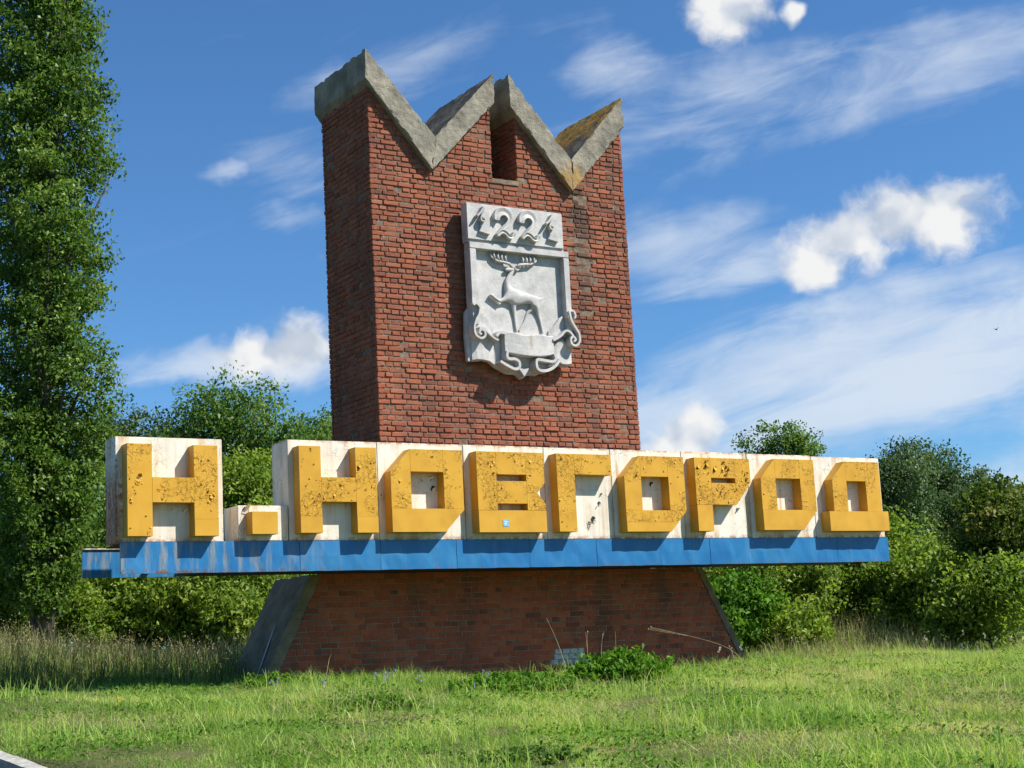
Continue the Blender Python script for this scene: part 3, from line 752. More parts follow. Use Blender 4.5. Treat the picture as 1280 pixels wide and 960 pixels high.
P_ = 0.18
def shrink(poly, d):
    cx = sum(p[0] for p in poly)/len(poly); cz = sum(p[1] for p in poly)/len(poly)
    w = max(p[0] for p in poly)-min(p[0] for p in poly); h = max(p[1] for p in poly)-min(p[1] for p in poly)
    return [(cx+(x-cx)*(1-2*d/w), cz+(z-cz)*(1-2*d/h)) for x, z in poly]
def rect(x0, x1, z0, z1): return [(x0, z0), (x1, z0), (x1, z1), (x0, z1)]
def inside(poly, x, z):
    n = len(poly); c = False; j = n-1
    for i in range(n):
        if (poly[i][1] > z) != (poly[j][1] > z) and x < (poly[j][0]-poly[i][0])*(z-poly[i][1])/(poly[j][1]-poly[i][1])+poly[i][0]: c = not c
        j = i
    return c
def flake(mb, x, y, z, size, r):
    """a lifted chip of paint: irregular fan hinged along one side"""
    a0 = r.uniform(0, 6.28); lift = size*r.uniform(0.25, 0.75); n = 6; pts = []
    hx, hz = math.cos(a0), math.sin(a0)
    for i in range(n):
        an = 2*math.pi*i/n; rr = size*r.uniform(0.55, 1.0)*0.5
        dx, dz = rr*math.cos(an), rr*math.sin(an); t = max(0, (dx*hx+dz*hz)/size+0.35)
        pts.append((x+dx, y-0.0015-lift*t*t*1.3, z+dz))
    mb.add([(x, y-0.002-lift*0.12, z)]+pts, [(0, 1+i, 1+(i+1) % n) for i in range(n)])
def bare(mb, x, y, z, size, r):
    n = 7
    pts = [(x+size*r.uniform(.5, 1)*.62*math.cos(2*math.pi*i/n), y, z+size*r.uniform(.5, 1)*.62*math.sin(2*math.pi*i/n)) for i in range(n)]
    mb.add(pts, [tuple(range(n))])
rf = random.Random(3)
def letter(pieces, patches=(), peel=1.0, depth=P_, dz=0.0, sideseam=None, name='letter', label=None):
    """pieces: outlines of the old sheets; patches: outlines of the renewed sheets"""
    mb = MB()
    allp = [[(x, Z(z+dz)) for x, z in p] for p in list(pieces)+list(patches)]
    for p in allp: mb.prism(p, -depth+0.004, 0.012)
    L = mb.build(name, M['yellow'], sign)
    if label: L['label'] = label
    fl = MB(); ba = MB()
    for k, p in enumerate(allp):
        old = k < len(pieces)
        q = shrink(p, 0.0018)
        s = MB(); y0 = -depth-(0.0 if old else 0.005)
        s.sheet(q, y0, -depth+0.006)
        s.build('face_sheet' if old else 'renewed_sheet', M['yellow_peel'] if old else M['yellow'], L)
        if not old: continue
        xs = [v[0] for v in p]; zs = [v[1] for v in p]
        area = (max(xs)-min(xs))*(max(zs)-min(zs))
        nf = int(area*80*peel); hot = (rf.uniform(min(xs), max(xs)), rf.uniform(min(zs), max(zs)))
        for _ in range(nf):
            x, z = rf.uniform(min(xs), max(xs)), rf.uniform(min(zs), max(zs))
            if rf.random() < 0.5: x, z = rf.gauss(hot[0], 0.06), rf.gauss(hot[1], 0.10)
            sz = rf.uniform(0.018, 0.045)*(1.0 if rf.random() > 0.16*peel else 1.9)
            if not inside(shrink(p, sz*0.7), x, z): continue
            flake(fl, x, -depth, z, sz, rf)
            if rf.random() < 0.17*peel: bare(ba, x-0.3*sz, -depth-0.0012, z-0.35*sz, sz*0.5, rf)
    if fl.v:
        tag(fl.build('peeling_paint', M['yellow_peel'], L), kind='stuff')
    if ba.v:
        tag(ba.build('bare_metal', M['rust'], L), kind='stuff')
    return L
def H(x0, w, leg, zb, zt, c0, c1, pl, pr, peel, dz=0.0):
    pieces = []; patches = []
    for (a, b, pz) in ((x0, x0+leg, pl), (x0+w-leg, x0+w, pr)):
        pieces.append(rect(a, b, pz if pz else zb, zt))
        if pz: patches.append(rect(a, b, zb, pz))
    pieces.append(rect(x0+leg, x0+w-leg, c0, c1))
    return letter(pieces, patches, peel, dz=dz)
l1 = H(-2.08, 1.145, 0.31, 0.435, 1.548, 0.84, 1.145, None, 0.64, 1.2); l1['label'] = 'yellow letter H with blistered paint on the detached panel'
letter([], [rect(-0.50, -0.155, 0.455, 0.735)], 0, name='full_stop', label='yellow square full stop')
l2 = H(0.155, 1.10, 0.305, 0.468, 1.578, 0.865, 1.18, 0.68, 0.68, 1.5); l2['label'] = 'yellow letter H on the long panel with flaking right leg'
def O(x0, zb, zt, ph, peel, low=False):
    w, k = 1.095, 0.30; ct = zt-k; cb = zb+k; pieces = []; patches = []
    pieces.append([(x0, cb+.01), (x0+k, cb+.01), (x0+k, zt), (x0, ct)])
    pieces.append(rect(x0+k, x0+w-k, ct, zt)); pieces.append(rect(x0+w-k, x0+w, cb+.01, zt))
    full = [(x0, zb), (x0+w-k, zb), (x0+w, cb), (x0+w, cb+.01), (x0, cb+.01)]
    if not low: patches.append(full)
    else:
        t = (ph-zb)/(cb-zb)
        patches.append([(x0, zb), (x0+w-k, zb), (x0+w-k+k*t, ph), (x0, ph)])
        pieces.append([(x0, ph), (x0+w-k+k*t, ph), (x0+w, cb), (x0+w, cb+.01), (x0, cb+.01)])
    return letter(pieces, patches, peel)
O(1.455, 0.475, 1.575, 0, 0.6)['label'] = 'yellow letter O between the second H and the B-shaped letter'
x0 = 2.77
letB = letter([rect(x0, x0+.31, .77, 1.572), rect(x0+.31, x0+.79, 1.26, 1.572), rect(x0+.31, x0+.79, .86, 1.17),
               [(x0+.79, .77), (x0+1.09, .77), (x0+1.09, .86), (x0+.96, 1.01), (x0+.79, 1.01)], [(x0+.79, 1.01), (x0+.96, 1.01), (x0+1.09, 1.15), (x0+1.09, 1.572), (x0+.79, 1.572)]],
              [rect(x0, x0+1.09, .468, .768)], 0.75, label='yellow letter B with a small blue sticker')
mb = MB(); mb.box(3.145, 3.235, -0.1895, -0.1835, Z(.548), Z(.637)); stk = mb.build('sticker', M['sticker'], letB)
mb = MB(); mb.box(3.165, 3.215, -0.1905, -0.1893, Z(.61), Z(.618)); mb.box(3.165, 3.20, -0.1905, -0.1893, Z(.575), Z(.583))
mb.add([(3.17, -0.1905, Z(.583)), (3.18, -0.1905, Z(.583)), (3.215, -0.1905, Z(.61)), (3.205, -0.1905, Z(.61))], [(0, 1, 2, 3)])
o = mb.build('sticker_print', M['sticker_mark'], letB)
x0 = 4.07
letter([rect(x0, x0+.30, .475, 1.572), rect(x0+.30, x0+.94, 1.28, 1.572)], [], 0.7, label='yellow letter shaped like an upturned L')
O(5.225, 0.472, 1.57, 0.61, 0.9, True)['label'] = 'yellow letter O with a blistered lower bar'
x0 = 6.52
letter([rect(x0, x0+.30, .87, 1.57), rect(x0+.30, x0+.76, 1.27, 1.57), rect(x0+.30, x0+.76, .87, 1.195), [(x0+.76, .87), (x0+1.06, 1.21), (x0+1.06, 1.57), (x0+.76, 1.57)]],
       [rect(x0, x0+.29, .478, .868)], 2.6, label='yellow letter P, its paint the most badly flaked of all')
O(7.78, 0.49, 1.582, 0, 0.35)['label'] = 'yellow letter O beside the last letter'
letter([[(9.24, .785), (9.545, .785), (9.545, 1.572), (9.53, 1.572), (9.24, 1.285)], rect(9.545, 9.955, 1.262, 1.572), rect(9.955, 10.27, .785, 1.572)],
       [], 0.25, label='last yellow letter of the row, standing on a wide foot')
letD = [o for o in sign.children if o.name.startswith('letter')][-1]
mb = MB(); mb.prism(rect(9.12, 10.388, Z(.473), Z(.783)), -P_-0.012, 0.012); mb.build('renewed_foot', M['yellow'], letD, bevel=0.003)

# torn sheet metal on the white panels: curled tongues and the holes behind them
def tear(x, z, size, ang, curl, y0=-0.001):
    mb = MB(); n = 7; m_ = 4; ca, sa = math.cos(ang), math.sin(ang)
    for i in range(n):
        t = i/(n-1); th = t*curl; rad = size/max(curl, .3)
        al = math.sin(th)*rad; ou = (1-math.cos(th))*rad
        for j in range(m_):
            w = (j/(m_-1)-.5)*size*0.55*(1-0.6*t)+rf.uniform(-.004, .004)
            mb.v.append((x+ca*al-sa*w, y0-ou-0.001, Z(z)+sa*al+ca*w))
    for i in range(n-1):
        for j in range(m_-1): k = i*m_+j; mb.f.append((k, k+1, k+m_+1, k+m_))
    mb.build('torn_sheet', M['white'], sign)
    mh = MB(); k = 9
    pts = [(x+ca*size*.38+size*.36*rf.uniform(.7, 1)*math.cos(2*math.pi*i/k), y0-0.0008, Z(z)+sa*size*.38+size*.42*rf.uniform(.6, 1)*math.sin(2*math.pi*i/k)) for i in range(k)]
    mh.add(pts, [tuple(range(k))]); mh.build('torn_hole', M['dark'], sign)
for a in [(4.80, .62, .13, 2.2, 2.2), (4.90, .86, .09, 1.9, 1.8), (4.66, .60, .08, .4, 1.6), (4.93, 1.00, .06, 1.6, 1.5), (2.42, .62, .09, 1.5, 1.2), (2.20, 1.02, .13, 1.8, 1.9), (2.12, 1.20, .08, .4, 1.3),
          (5.86, 1.14, .12, 2.0, 2.0), (5.62, 1.13, .09, 1.8, 1.5), (7.42, .79, .08, 1.2, 1.5), (-1.33, .72, .09, .9, 1.3), (-0.52, .72, .15, 1.25, 0.9), (8.18, 1.13, .05, 1.4, 1.2), (8.32, 1.1, .05, 1.1, 1.2), (1.40, .95, .06, 1.2, 1.4)]: tear(*a)

# ------------------------------------------------------------------ coat of arms in relief
emb = empty('relief_plaque', (4.36, 1.0, Z(2.9)), 'white plaster coat of arms with a stag, hung on the brick tower', 'plaque')
EF, EB = 0.94, 1.11
mb = MB(); mb.prism([(3.62, Z(3.2)), (5.05, Z(3.2)), (5.05, Z(5.4)), (3.62, Z(5.4))], EB-.01, 1.21); mb.build('mounting_block', M['steel'], emb)
mb = MB(); mb.prism(rect(3.475, 5.175, Z(4.905), Z(5.465)), EF, EB); mb.build('date_panel', M['plaster'], emb, bevel=0.008)
mb = MB(); mb.prism(rect(3.485, 5.185, Z(4.872), Z(4.904)), EF+.028, EB); mb.build('groove_strip', M['plaster'], emb)
body = [(3.50, Z(4.87)), (3.50, Z(3.9)), (3.44, Z(3.82)), (3.42, Z(3.45)), (3.44, Z(3.08)), (3.66, Z(3.10)), (3.74, Z(3.14)), (3.90, Z(3.02)), (4.10, Z(2.93)), (4.25, Z(2.93)), (4.35, Z(2.86)),
        (4.46, Z(2.93)), (4.62, Z(2.93)), (4.84, Z(3.02)), (4.98, Z(3.15)), (5.04, Z(3.09)), (5.24, Z(3.11)), (5.27, Z(3.45)), (5.27, Z(4.87))]
mb = MB(); mb.prism(body, EF+0.105, EB); mb.build('shield', M['plaster'], emb, bevel=0.006)
mb = MB(); mb.prism(rect(3.50, 3.612, Z(3.62), Z(4.77)), EF+.004, EF+.12); mb.build('frame_bar', M['plaster'], emb, bevel=0.008)
mb = MB(); mb.prism(rect(5.155, 5.262, Z(3.62), Z(4.77)), EF+.004, EF+.12); mb.build('frame_bar', M['plaster'], emb, bevel=0.008)
mb = MB(); mb.prism(rect(3.50, 5.262, Z(4.771), Z(4.868)), EF+.004, EF+.12); mb.build('frame_bar', M['plaster'], emb, bevel=0.008)
FL = EF+0.105
def smooth_path(pts, n=8):
    out = []; P = [Vector(p) for p in pts]
    for i in range(len(P)-1):
        p0, p1, p2, p3 = P[max(0, i-1)], P[i], P[i+1], P[min(len(P)-1, i+2)]
        for k in range(n):
            t = k/n; out.append(0.5*((2*p1)+(-p0+p2)*t+(2*p0-5*p1+4*p2-p3)*t*t+(-p0+3*p1-3*p2+p3)*t**3))
    out.append(P[-1]); return out
def ribbon(name, pts, width, y_back, y_front, dish=0.0, taper=None, parent=emb, n=8, mat=None):
    """a band of the given width following a path in the wall plane, standing out from y_back to y_front"""
    path = smooth_path([(x, 0, Z(z)) for x, z in pts], n); mb = MB(); k = len(path)
    for i, p in enumerate(path):
        d = (path[min(k-1, i+1)]-path[max(0, i-1)]).normalized(); nn = Vector((-d.z, 0, d.x))
        w = width*(taper(i/(k-1)) if taper else 1.0)/2
        for off, y in ((-w, y_back), (-w, y_front+0.006), (-w*.86, y_front), (0, y_front+dish), (w*.86, y_front), (w, y_front+0.006), (w, y_back)):
            q = p+nn*off; mb.v.append((q.x, y, q.z))
    m_ = 7
    for i in range(k-1):
        for j in range(m_-1): a = i*m_+j; mb.f.append((a, a+1, a+m_+1, a+m_))
    mb.f.append(tuple(range(m_-1, -1, -1))); mb.f.append(tuple((k-1)*m_+j for j in range(m_)))
    return mb.build(name, mat or M['plaster'], parent)
for dx in (0.0, 0.435):
    two = [(3.955+dx, 5.225), (3.975+dx, 5.305), (4.045+dx, 5.362), (4.135+dx, 5.350), (4.185+dx, 5.275), (4.150+dx, 5.185), (4.065+dx, 5.10), (3.965+dx, 4.995)]
    d2 = ribbon('digit_two', two, 0.118, EF+.004, EF-.075, 0.014, lambda t: 0.75+0.45*math.sin(math.pi*min(1, t*1.5))-0.25*t)
    ribbon('tail', [(3.955+dx, 4.985), (4.03+dx, 5.045), (4.095+dx, 5.035), (4.155+dx, 4.985), (4.215+dx, 4.985), (4.25+dx, 5.045)], 0.058, EF+.004, EF-.085, 0.02, None, d2)
for dx in (0.0, 1.215):
    mb = MB()
    mb.prism([(3.695+dx, Z(5.17)), (3.685+dx, Z(5.08)), (3.655+dx, Z(5.02)), (3.84+dx, Z(4.985)), (3.845+dx, Z(5.355)), (3.755+dx, Z(5.375)), (3.70+dx, Z(5.27))], EF-.05, EF+.004)
    d1 = mb.build('digit_one', M['plaster'], emb, bevel=0.006)
    ribbon('flag', [(3.725+dx, 5.385), (3.665+dx, 5.30), (3.605+dx, 5.245)], 0.045, EF+.004, EF-.10, 0.0, lambda t: 1-.45*t, d1)
    ribbon('curl', [(3.70+dx, 5.275), (3.675+dx, 5.23), (3.685+dx, 5.185), (3.725+dx, 5.175), (3.745+dx, 5.205), (3.72+dx, 5.235), (3.705+dx, 5.215)], 0.022, EF+.004, EF-.085, 0.0, None, d1)
# the stag: one continuous body grown over a skeleton, half sunk in the shield
def skin(name, nodes, edges, ysq, yc, parent, sub=2):
    me = bpy.data.meshes.new(name); me.from_pydata([(x, yy, z) for x, z, yy, r in nodes], edges, [])
    o = bpy.data.objects.new(name, me); C.objects.link(o)
    md = o.modifiers.new('s', 'SKIN'); md.use_smooth_shade = True
    for i, nd in enumerate(nodes): me.skin_vertices[0].data[i].radius = (nd[3]*.86, nd[3]*.86)
    me.skin_vertices[0].data[0].use_root = True
    sd = o.modifiers.new('d', 'SUBSURF'); sd.levels = sub; sd.render_levels = sub
    dg = bpy.context.evaluated_depsgraph_get(); me2 = bpy.data.meshes.new_from_object(o.evaluated_get(dg))
    bpy.data.objects.remove(o); bpy.data.meshes.remove(me)
    n = len(me2.vertices); co = np.empty(n*3, dtype=np.float32); me2.vertices.foreach_get('co', co); co = co.reshape(-1, 3)
    co[:, 1] = yc + co[:, 1]*ysq; co[:, 2] += OFF
    me2.vertices.foreach_set('co', co.ravel()); me2.update(); me2.name = name
    me2.polygons.foreach_set('use_smooth', [True]*len(me2.polygons))
    return link(name, me2, M['plaster'], parent)
N = [(4.38, 4.10, 0, .110), (4.53, 4.095, 0, .098), (4.65, 4.09, 0, .105),                       # 0 trunk, 1 loin, 2 rump
     (4.24, 4.11, 0, .125), (4.17, 4.20, 0, .085), (4.17, 4.33, 0, .058), (4.235, 4.44, 0, .045), (4.29, 4.525, 0, .040),     # 3 chest, neck 4-7
     (4.22, 4.515, -.02, .042), (4.13, 4.50, -.03, .026),                                      # head, muzzle
     (4.26, 3.98, 0, .055), (4.275, 3.82, 0, .028), (4.285, 3.67, 0, .020), (4.30, 3.565, 0, .024),   # near foreleg
     (4.10, 4.05, -.03, .045), (4.00, 4.01, -.04, .026), (3.86, 4.10, -.05, .018), (3.845, 4.085, -.05, .016),   # raised foreleg
     (4.665, 3.97, 0, .070), (4.70, 3.86, 0, .036), (4.735, 3.72, 0, .022), (4.765, 3.575, 0, .026),      # hind leg
     (4.605, 3.96, .02, .052), (4.515, 3.88, .02, .030), (4.44, 3.72, .02, .020), (4.345, 3.585, .02, .022),  # far hind leg
     (4.75, 4.09, -.03, .020), (4.785, 4.13, -.03, .016)]                                      # tail
Eg = [(0, 1), (1, 2), (0, 3), (3, 4), (4, 5), (5, 6), (6, 7), (7, 8), (8, 9), (3, 10), (10, 11), (11, 12), (12, 13), (3, 14), (14, 15), (15, 16), (16, 17),
      (2, 18), (18, 19), (19, 20), (20, 21), (2, 22), (22, 23), (23, 24), (24, 25), (2, 26), (26, 27)]
deer = skin('stag', N, Eg, 0.78, FL-0.022, emb)
# folded foreleg's shank
ribbon('foreleg_shank', [(3.845, 4.095), (3.93, 4.03), (4.02, 3.975)], 0.030, FL+.004, FL-.055, 0, lambda t: .8+.4*t, deer)
mb = MB()
for sgn, x0 in ((-1, 4.27), (1, 4.33)):
    beam = [(x0, FL-.035, Z(4.55)), (x0+sgn*.06, FL-.05, Z(4.60)), (x0+sgn*.16, FL-.05, Z(4.615)), (x0+sgn*.27, FL-.045, Z(4.625)), (x0+sgn*.36, FL-.04, Z(4.68)), (x0+sgn*.39, FL-.03, Z(4.755))]
    mb.tube(beam, [.022, .022, .022, .020, .016, .010], 8)
    for q, h in ((.11, .15), (.175, .155), (.24, .15), (.31, .125)):
        z0 = 4.615+max(0, q-.2)*.35
        mb.tube([(x0+sgn*q, FL-.045, Z(z0)), (x0+sgn*(q+.018), FL-.05, Z(z0+h*.5)), (x0+sgn*(q-.005), FL-.04, Z(z0+h))], [.022, .020, .010], 6)
mb.build('antlers', M['plaster'], deer, smooth=True)
ribbon('ear', [(4.31, 4.55), (4.35, 4.52), (4.385, 4.535)], .035, FL+.004, FL-.05, 0, lambda t: 1-.6*t, deer)
# motto ribbon
bf = EF-0.055
def plate(name, poly, y0, y1, bev=0.010): 
    mb = MB(); mb.prism([(x, Z(z)) for x, z in poly], y0, y1); return mb.build(name, M['plaster'], emb, bevel=bev)
def curved_plate(name, tops, bots, y_edge, y_mid, y_back):
    mb = MB(); n = len(tops)
    for i in range(n):
        t = i/(n-1); y = y_edge+(y_mid-y_edge)*math.sin(math.pi*t)
        (xa, za), (xb, zb) = tops[i], bots[i]
        mb.v += [(xa, y+.012, Z(za)), (xa, y, Z(za-.012)), ((xa+xb)/2, y+.006, Z((za+zb)/2)), (xb, y, Z(zb+.012)), (xb, y+.012, Z(zb)), (xb, y_back, Z(zb)), (xa, y_back, Z(za))]
    for i in range(n-1):
        for j in range(7): a = i*7+j; b_ = i*7+(j+1) % 7; mb.f.append((a, b_, b_+7, a+7))
    mb.f += [tuple(range(7)), tuple((n-1)*7+j for j in range(6, -1, -1))]
    return mb.build(name, M['plaster'], emb)
xs = np.linspace(4.015, 4.875, 15)
curved_plate('motto_ribbon', [(x, 3.535-0.028*math.sin((x-4.0)/.88*math.pi)+0.012*math.sin((x-4.0)*13)) for x in xs],
             [(x, 3.235-0.055*math.sin((x-4.0)/.88*math.pi)) for x in xs], bf+.03, bf-.015, FL+.003)
# the roll at its left end, folds under both ends
ribbon('ribbon_roll', [(3.875, 3.46), (3.92, 3.515), (4.0, 3.52), (4.035, 3.50)], .05, FL+.004, bf+.02)
curved_plate('ribbon_fold', [(x, 3.49-.05*abs(x-3.95)) for x in np.linspace(3.875, 4.03, 6)], [(x, 3.02+.1*(4.03-x)) for x in np.linspace(3.875, 4.03, 6)], FL-.005, FL-.03, FL+.02)
ribbon('ribbon_fold', [(4.03, 3.235), (4.02, 3.16), (4.06, 3.125), (4.16, 3.125), (4.225, 3.085), (4.22, 3.005), (4.15, 2.975), (4.02, 3.02), (3.90, 3.08)], .045, FL+.004, bf-.01, 0)
plate('ribbon_fold', [(4.04, 3.02), (4.14, 2.985), (4.21, 3.02), (4.20, 3.10), (4.06, 3.115)], FL-.03, FL+.004, .004)
ribbon('ribbon_fold', [(4.86, 3.25), (4.875, 3.17), (4.83, 3.125), (4.70, 3.13), (4.545, 3.135), (4.535, 3.02), (4.60, 2.975), (4.72, 2.985), (4.85, 3.05), (4.95, 3.16)], .045, FL+.004, bf-.01, 0)
plate('ribbon_fold', [(4.56, 3.01), (4.63, 2.98), (4.76, 3.02), (4.84, 3.11), (4.56, 3.12)], FL-.03, FL+.004, .004)
# side leaves of the ribbon and their scrolls
curved_plate('ribbon_end', [(3.50, 3.43), (3.56, 3.41), (3.66, 3.43), (3.76, 3.50), (3.88, 3.44)], [(3.50, 3.09), (3.58, 3.105), (3.68, 3.10), (3.78, 3.085), (3.88, 3.04)], FL-.03, FL-.065, FL+.004)
curved_plate('ribbon_end', [(4.90, 3.40), (4.98, 3.46), (5.08, 3.50), (5.17, 3.45), (5.26, 3.42)], [(4.90, 3.10), (4.98, 3.16), (5.06, 3.11), (5.16, 3.11), (5.25, 3.13)], FL-.03, FL-.06, FL+.004)
curved_plate('ribbon_leaf', [(3.56, 3.88), (3.62, 3.90), (3.70, 3.80), (3.80, 3.72), (3.87, 3.56)], [(3.55, 3.52), (3.62, 3.52), (3.70, 3.50), (3.78, 3.47), (3.87, 3.46)], FL-.03, FL-.055, FL+.004)
curved_plate('ribbon_leaf', [(4.86, 3.62), (4.95, 3.70), (5.05, 3.82), (5.13, 3.88), (5.22, 3.85)], [(4.86, 3.45), (4.95, 3.50), (5.05, 3.55), (5.13, 3.55), (5.22, 3.52)], FL-.03, FL-.06, FL+.004)
ribbon('scroll', [(3.585, 3.78), (3.60, 3.87), (3.545, 3.925), (3.49, 3.90)], .036, FL+.004, bf)
ribbon('scroll', [(3.60, 3.86), (3.575, 3.76), (3.52, 3.67), (3.485, 3.56), (3.505, 3.45), (3.59, 3.405), (3.655, 3.44), (3.655, 3.51), (3.60, 3.535), (3.565, 3.49), (3.60, 3.46)], .036, FL+.004, bf-.012)
ribbon('scroll', [(3.58, 3.56), (3.66, 3.56), (3.74, 3.49), (3.83, 3.425), (3.90, 3.40)], .030, FL+.004, bf+.015)
ribbon('scroll', [(5.16, 3.82), (5.18, 3.91), (5.245, 3.935), (5.285, 3.87), (5.27, 3.82)], .034, FL+.004, bf)
ribbon('scroll', [(5.175, 3.90), (5.20, 3.78), (5.27, 3.67), (5.325, 3.58), (5.33, 3.47), (5.265, 3.395), (5.185, 3.415), (5.17, 3.49), (5.215, 3.53), (5.255, 3.49), (5.225, 3.455)], .036, FL+.004, bf-.012)
ribbon('scroll', [(5.24, 3.53), (5.18, 3.60), (5.10, 3.615), (5.00, 3.53), (4.90, 3.47), (4.86, 3.46)], .036, FL+.004, bf+.01)
plate('shield_point', [(4.24, 3.02), (4.35, 2.885), (4.455, 3.02), (4.35, 3.0)], EF+.02, FL+.004, .006)

emb.location = emb.location + Vector((-0.024, -0.04, -0.014))

# ------------------------------------------------------------------ foliage
def unit(n): 
    v = rng.normal(size=(n, 3)); return v/np.linalg.norm(v, axis=1, keepdims=True)
def leaves_mesh(name, P, size, outward, up=0.35, droop=0.0, tint=None, aspect=0.62):
    """one rhombic, slightly folded leaf per point"""
    n = len(P); nrm = unit(n) + outward*0.55 + np.array([0, 0, up]); nrm /= np.linalg.norm(nrm, axis=1, keepdims=True)
    a = np.cross(nrm, unit(n)); a /= np.linalg.norm(a, axis=1, keepdims=True); b = np.cross(nrm, a)
    sz = size*rng.uniform(0.65, 1.25, (n, 1))
    base = P - a*sz*0.5; tip = P + a*sz*0.55 - np.array([0, 0, 1])*droop*sz
    le = P + b*sz*aspect*0.5 + nrm*sz*0.10 - a*sz*0.08; ri = P - b*sz*aspect*0.5 + nrm*sz*0.10 - a*sz*0.08
    V = np.stack([base, ri, tip, le], 1).reshape(-1, 3); F = np.arange(4*n).reshape(n, 4)
    T = np.clip(rng.normal(0.5, 0.20, n) if tint is None else tint + rng.normal(0, 0.15, n), 0, 1)
    return big_mesh(name, V, F, np.repeat(T, 4))
def branch_pts(a, b, sag, n=5):
    a, b = Vector(a), Vector(b); out = []
    for i in range(n):
        t = i/(n-1); p = a.lerp(b, t); p.z += sag*math.sin(math.pi*t); out.append(p)
    return out
def tree(name, label, base_xy, height, rad, crown0, mat, n_clump, per, lsize, trunk_r=0.14, shape='round', cl=0.34, group=None, up=0.35, spread=1.0, cat='tree', seed=0, lean=(0, 0), tintspread=0.22):
    r = np.random.default_rng(seed+100)
    x, y = base_xy; z0 = float(gh(x, y)); t = empty(name, (x, y, z0), label, cat, group)
    hc = height-crown0
    # clump centres through the crown, denser to the outside
    c = []
    nl = max(11, int(12*rad)) if shape != 'column' else 1; lobes = []
    while len(lobes) < nl:
        d = r.normal(size=3); d /= np.linalg.norm(d)
        if shape == 'bush' and d[2] < -0.9: continue
        lobes.append((d*r.uniform(0.50, 0.76)*np.array([rad*spread, rad*spread, hc/2]), r.uniform(0.34, 0.50)*min(rad, hc*0.55), np.clip(r.normal(0.0, 0.10), -.2, .2)))
    while len(c) < n_clump:
        d = r.normal(size=3); d /= np.linalg.norm(d)
        k = r.random()**0.42
        lt = 0.0
        if shape == 'column':
            tz = r.random()
            w = min(1.0, 0.32+tz*4.0)*(1.0 if tz < 0.55 else max(0.05, (1-(tz-0.55)/0.45))**0.55)
            an = r.uniform(0, 2*math.pi); kk = r.random()**0.5*(1+0.16*math.sin(an*3+tz*17)+0.12*math.sin(tz*41+an*2))
            p = np.array([math.cos(an)*rad*w*kk, math.sin(an)*rad*w*kk, crown0+tz*hc]); o = np.array([math.cos(an), math.sin(an), 0.25])
        else:
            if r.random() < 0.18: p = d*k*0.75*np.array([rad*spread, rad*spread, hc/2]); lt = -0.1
            else:
                lc, lr, lt = lobes[r.integers(nl)]; p = lc + d*(r.random()**0.33)*lr*np.array([1, 1, 0.85])
            d = p/np.array([rad, rad, hc/2]); d = d/(np.linalg.norm(d)+1e-6)
            p[2] += crown0+hc/2; o = d
            if p[2] < 0.05: continue
        c.append(np.concatenate([p+np.array([lean[0], lean[1], 0])*p[2]/height, o, [lt]]))
    c = np.array(c)
    # leaves
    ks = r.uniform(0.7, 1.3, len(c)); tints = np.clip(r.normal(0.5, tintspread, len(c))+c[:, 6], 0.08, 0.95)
    idx = np.repeat(np.arange(len(c)), per)
    dd = r.normal(size=(len(idx), 3)); dd /= np.linalg.norm(dd, axis=1, keepdims=True)
    off = dd*(r.random(len(idx))**0.6)[:, None]*np.array([1, 1, 0.7])*cl*0.92*ks[idx][:, None]
    P = c[idx, :3] + off + np.array([x, y, z0])
    keep = P[:, 2] > z0+0.03
    P = P[keep]; idx = idx[keep]
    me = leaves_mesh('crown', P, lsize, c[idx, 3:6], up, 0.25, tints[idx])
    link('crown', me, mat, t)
    # trunk and limbs
    mb = MB(); tp = []; nseg = 9; th = height*(0.96 if shape == 'column' else 0.80)
    for i in range(nseg):
        tt = i/(nseg-1); tp.append((x+lean[0]*tt+0.05*math.sin(3*tt+seed), y+lean[1]*tt+0.05*math.cos(4*tt+seed), z0-0.15+tt*(th+0.15)))
    mb.tube(tp, [trunk_r*(1.25 if i == 0 else 1.0)*(1-0.88*i/(nseg-1)) for i in range(nseg)], 9)
    mb.build('trunk', M['bark'], t, smooth=True)
    lb = MB(); sel = r.choice(len(c), min(len(c), 80 if shape == 'column' else 34 if shape != 'bush' else 22), replace=False)
    for i in sel:
        e = c[i, :3]+np.array([x, y, z0]); hz = c[i, 2]
        sz = max(0.15, hz*(0.62 if shape != 'column' else 0.80)-(0.9 if shape == 'column' else 0.2)); tt = min(0.95, sz/th)
        s = (x+lean[0]*tt+0.05*math.sin(3*tt+seed), y+lean[1]*tt+0.05*math.cos(4*tt+seed), z0+tt*th)
        r0 = max(0.012, trunk_r*(1-0.88*tt)*0.45)
        lb.tube(branch_pts(s, e, -0.06*np.linalg.norm(c[i, :2]), 5), [r0, r0*.8, r0*.6, r0*.4, 0.006], 5)
    lb.build('limbs', M['bark'], t, smooth=True)
    return t
def where(px, s, py=830): p = at(px, py, s); return float(p[0]), float(p[1])

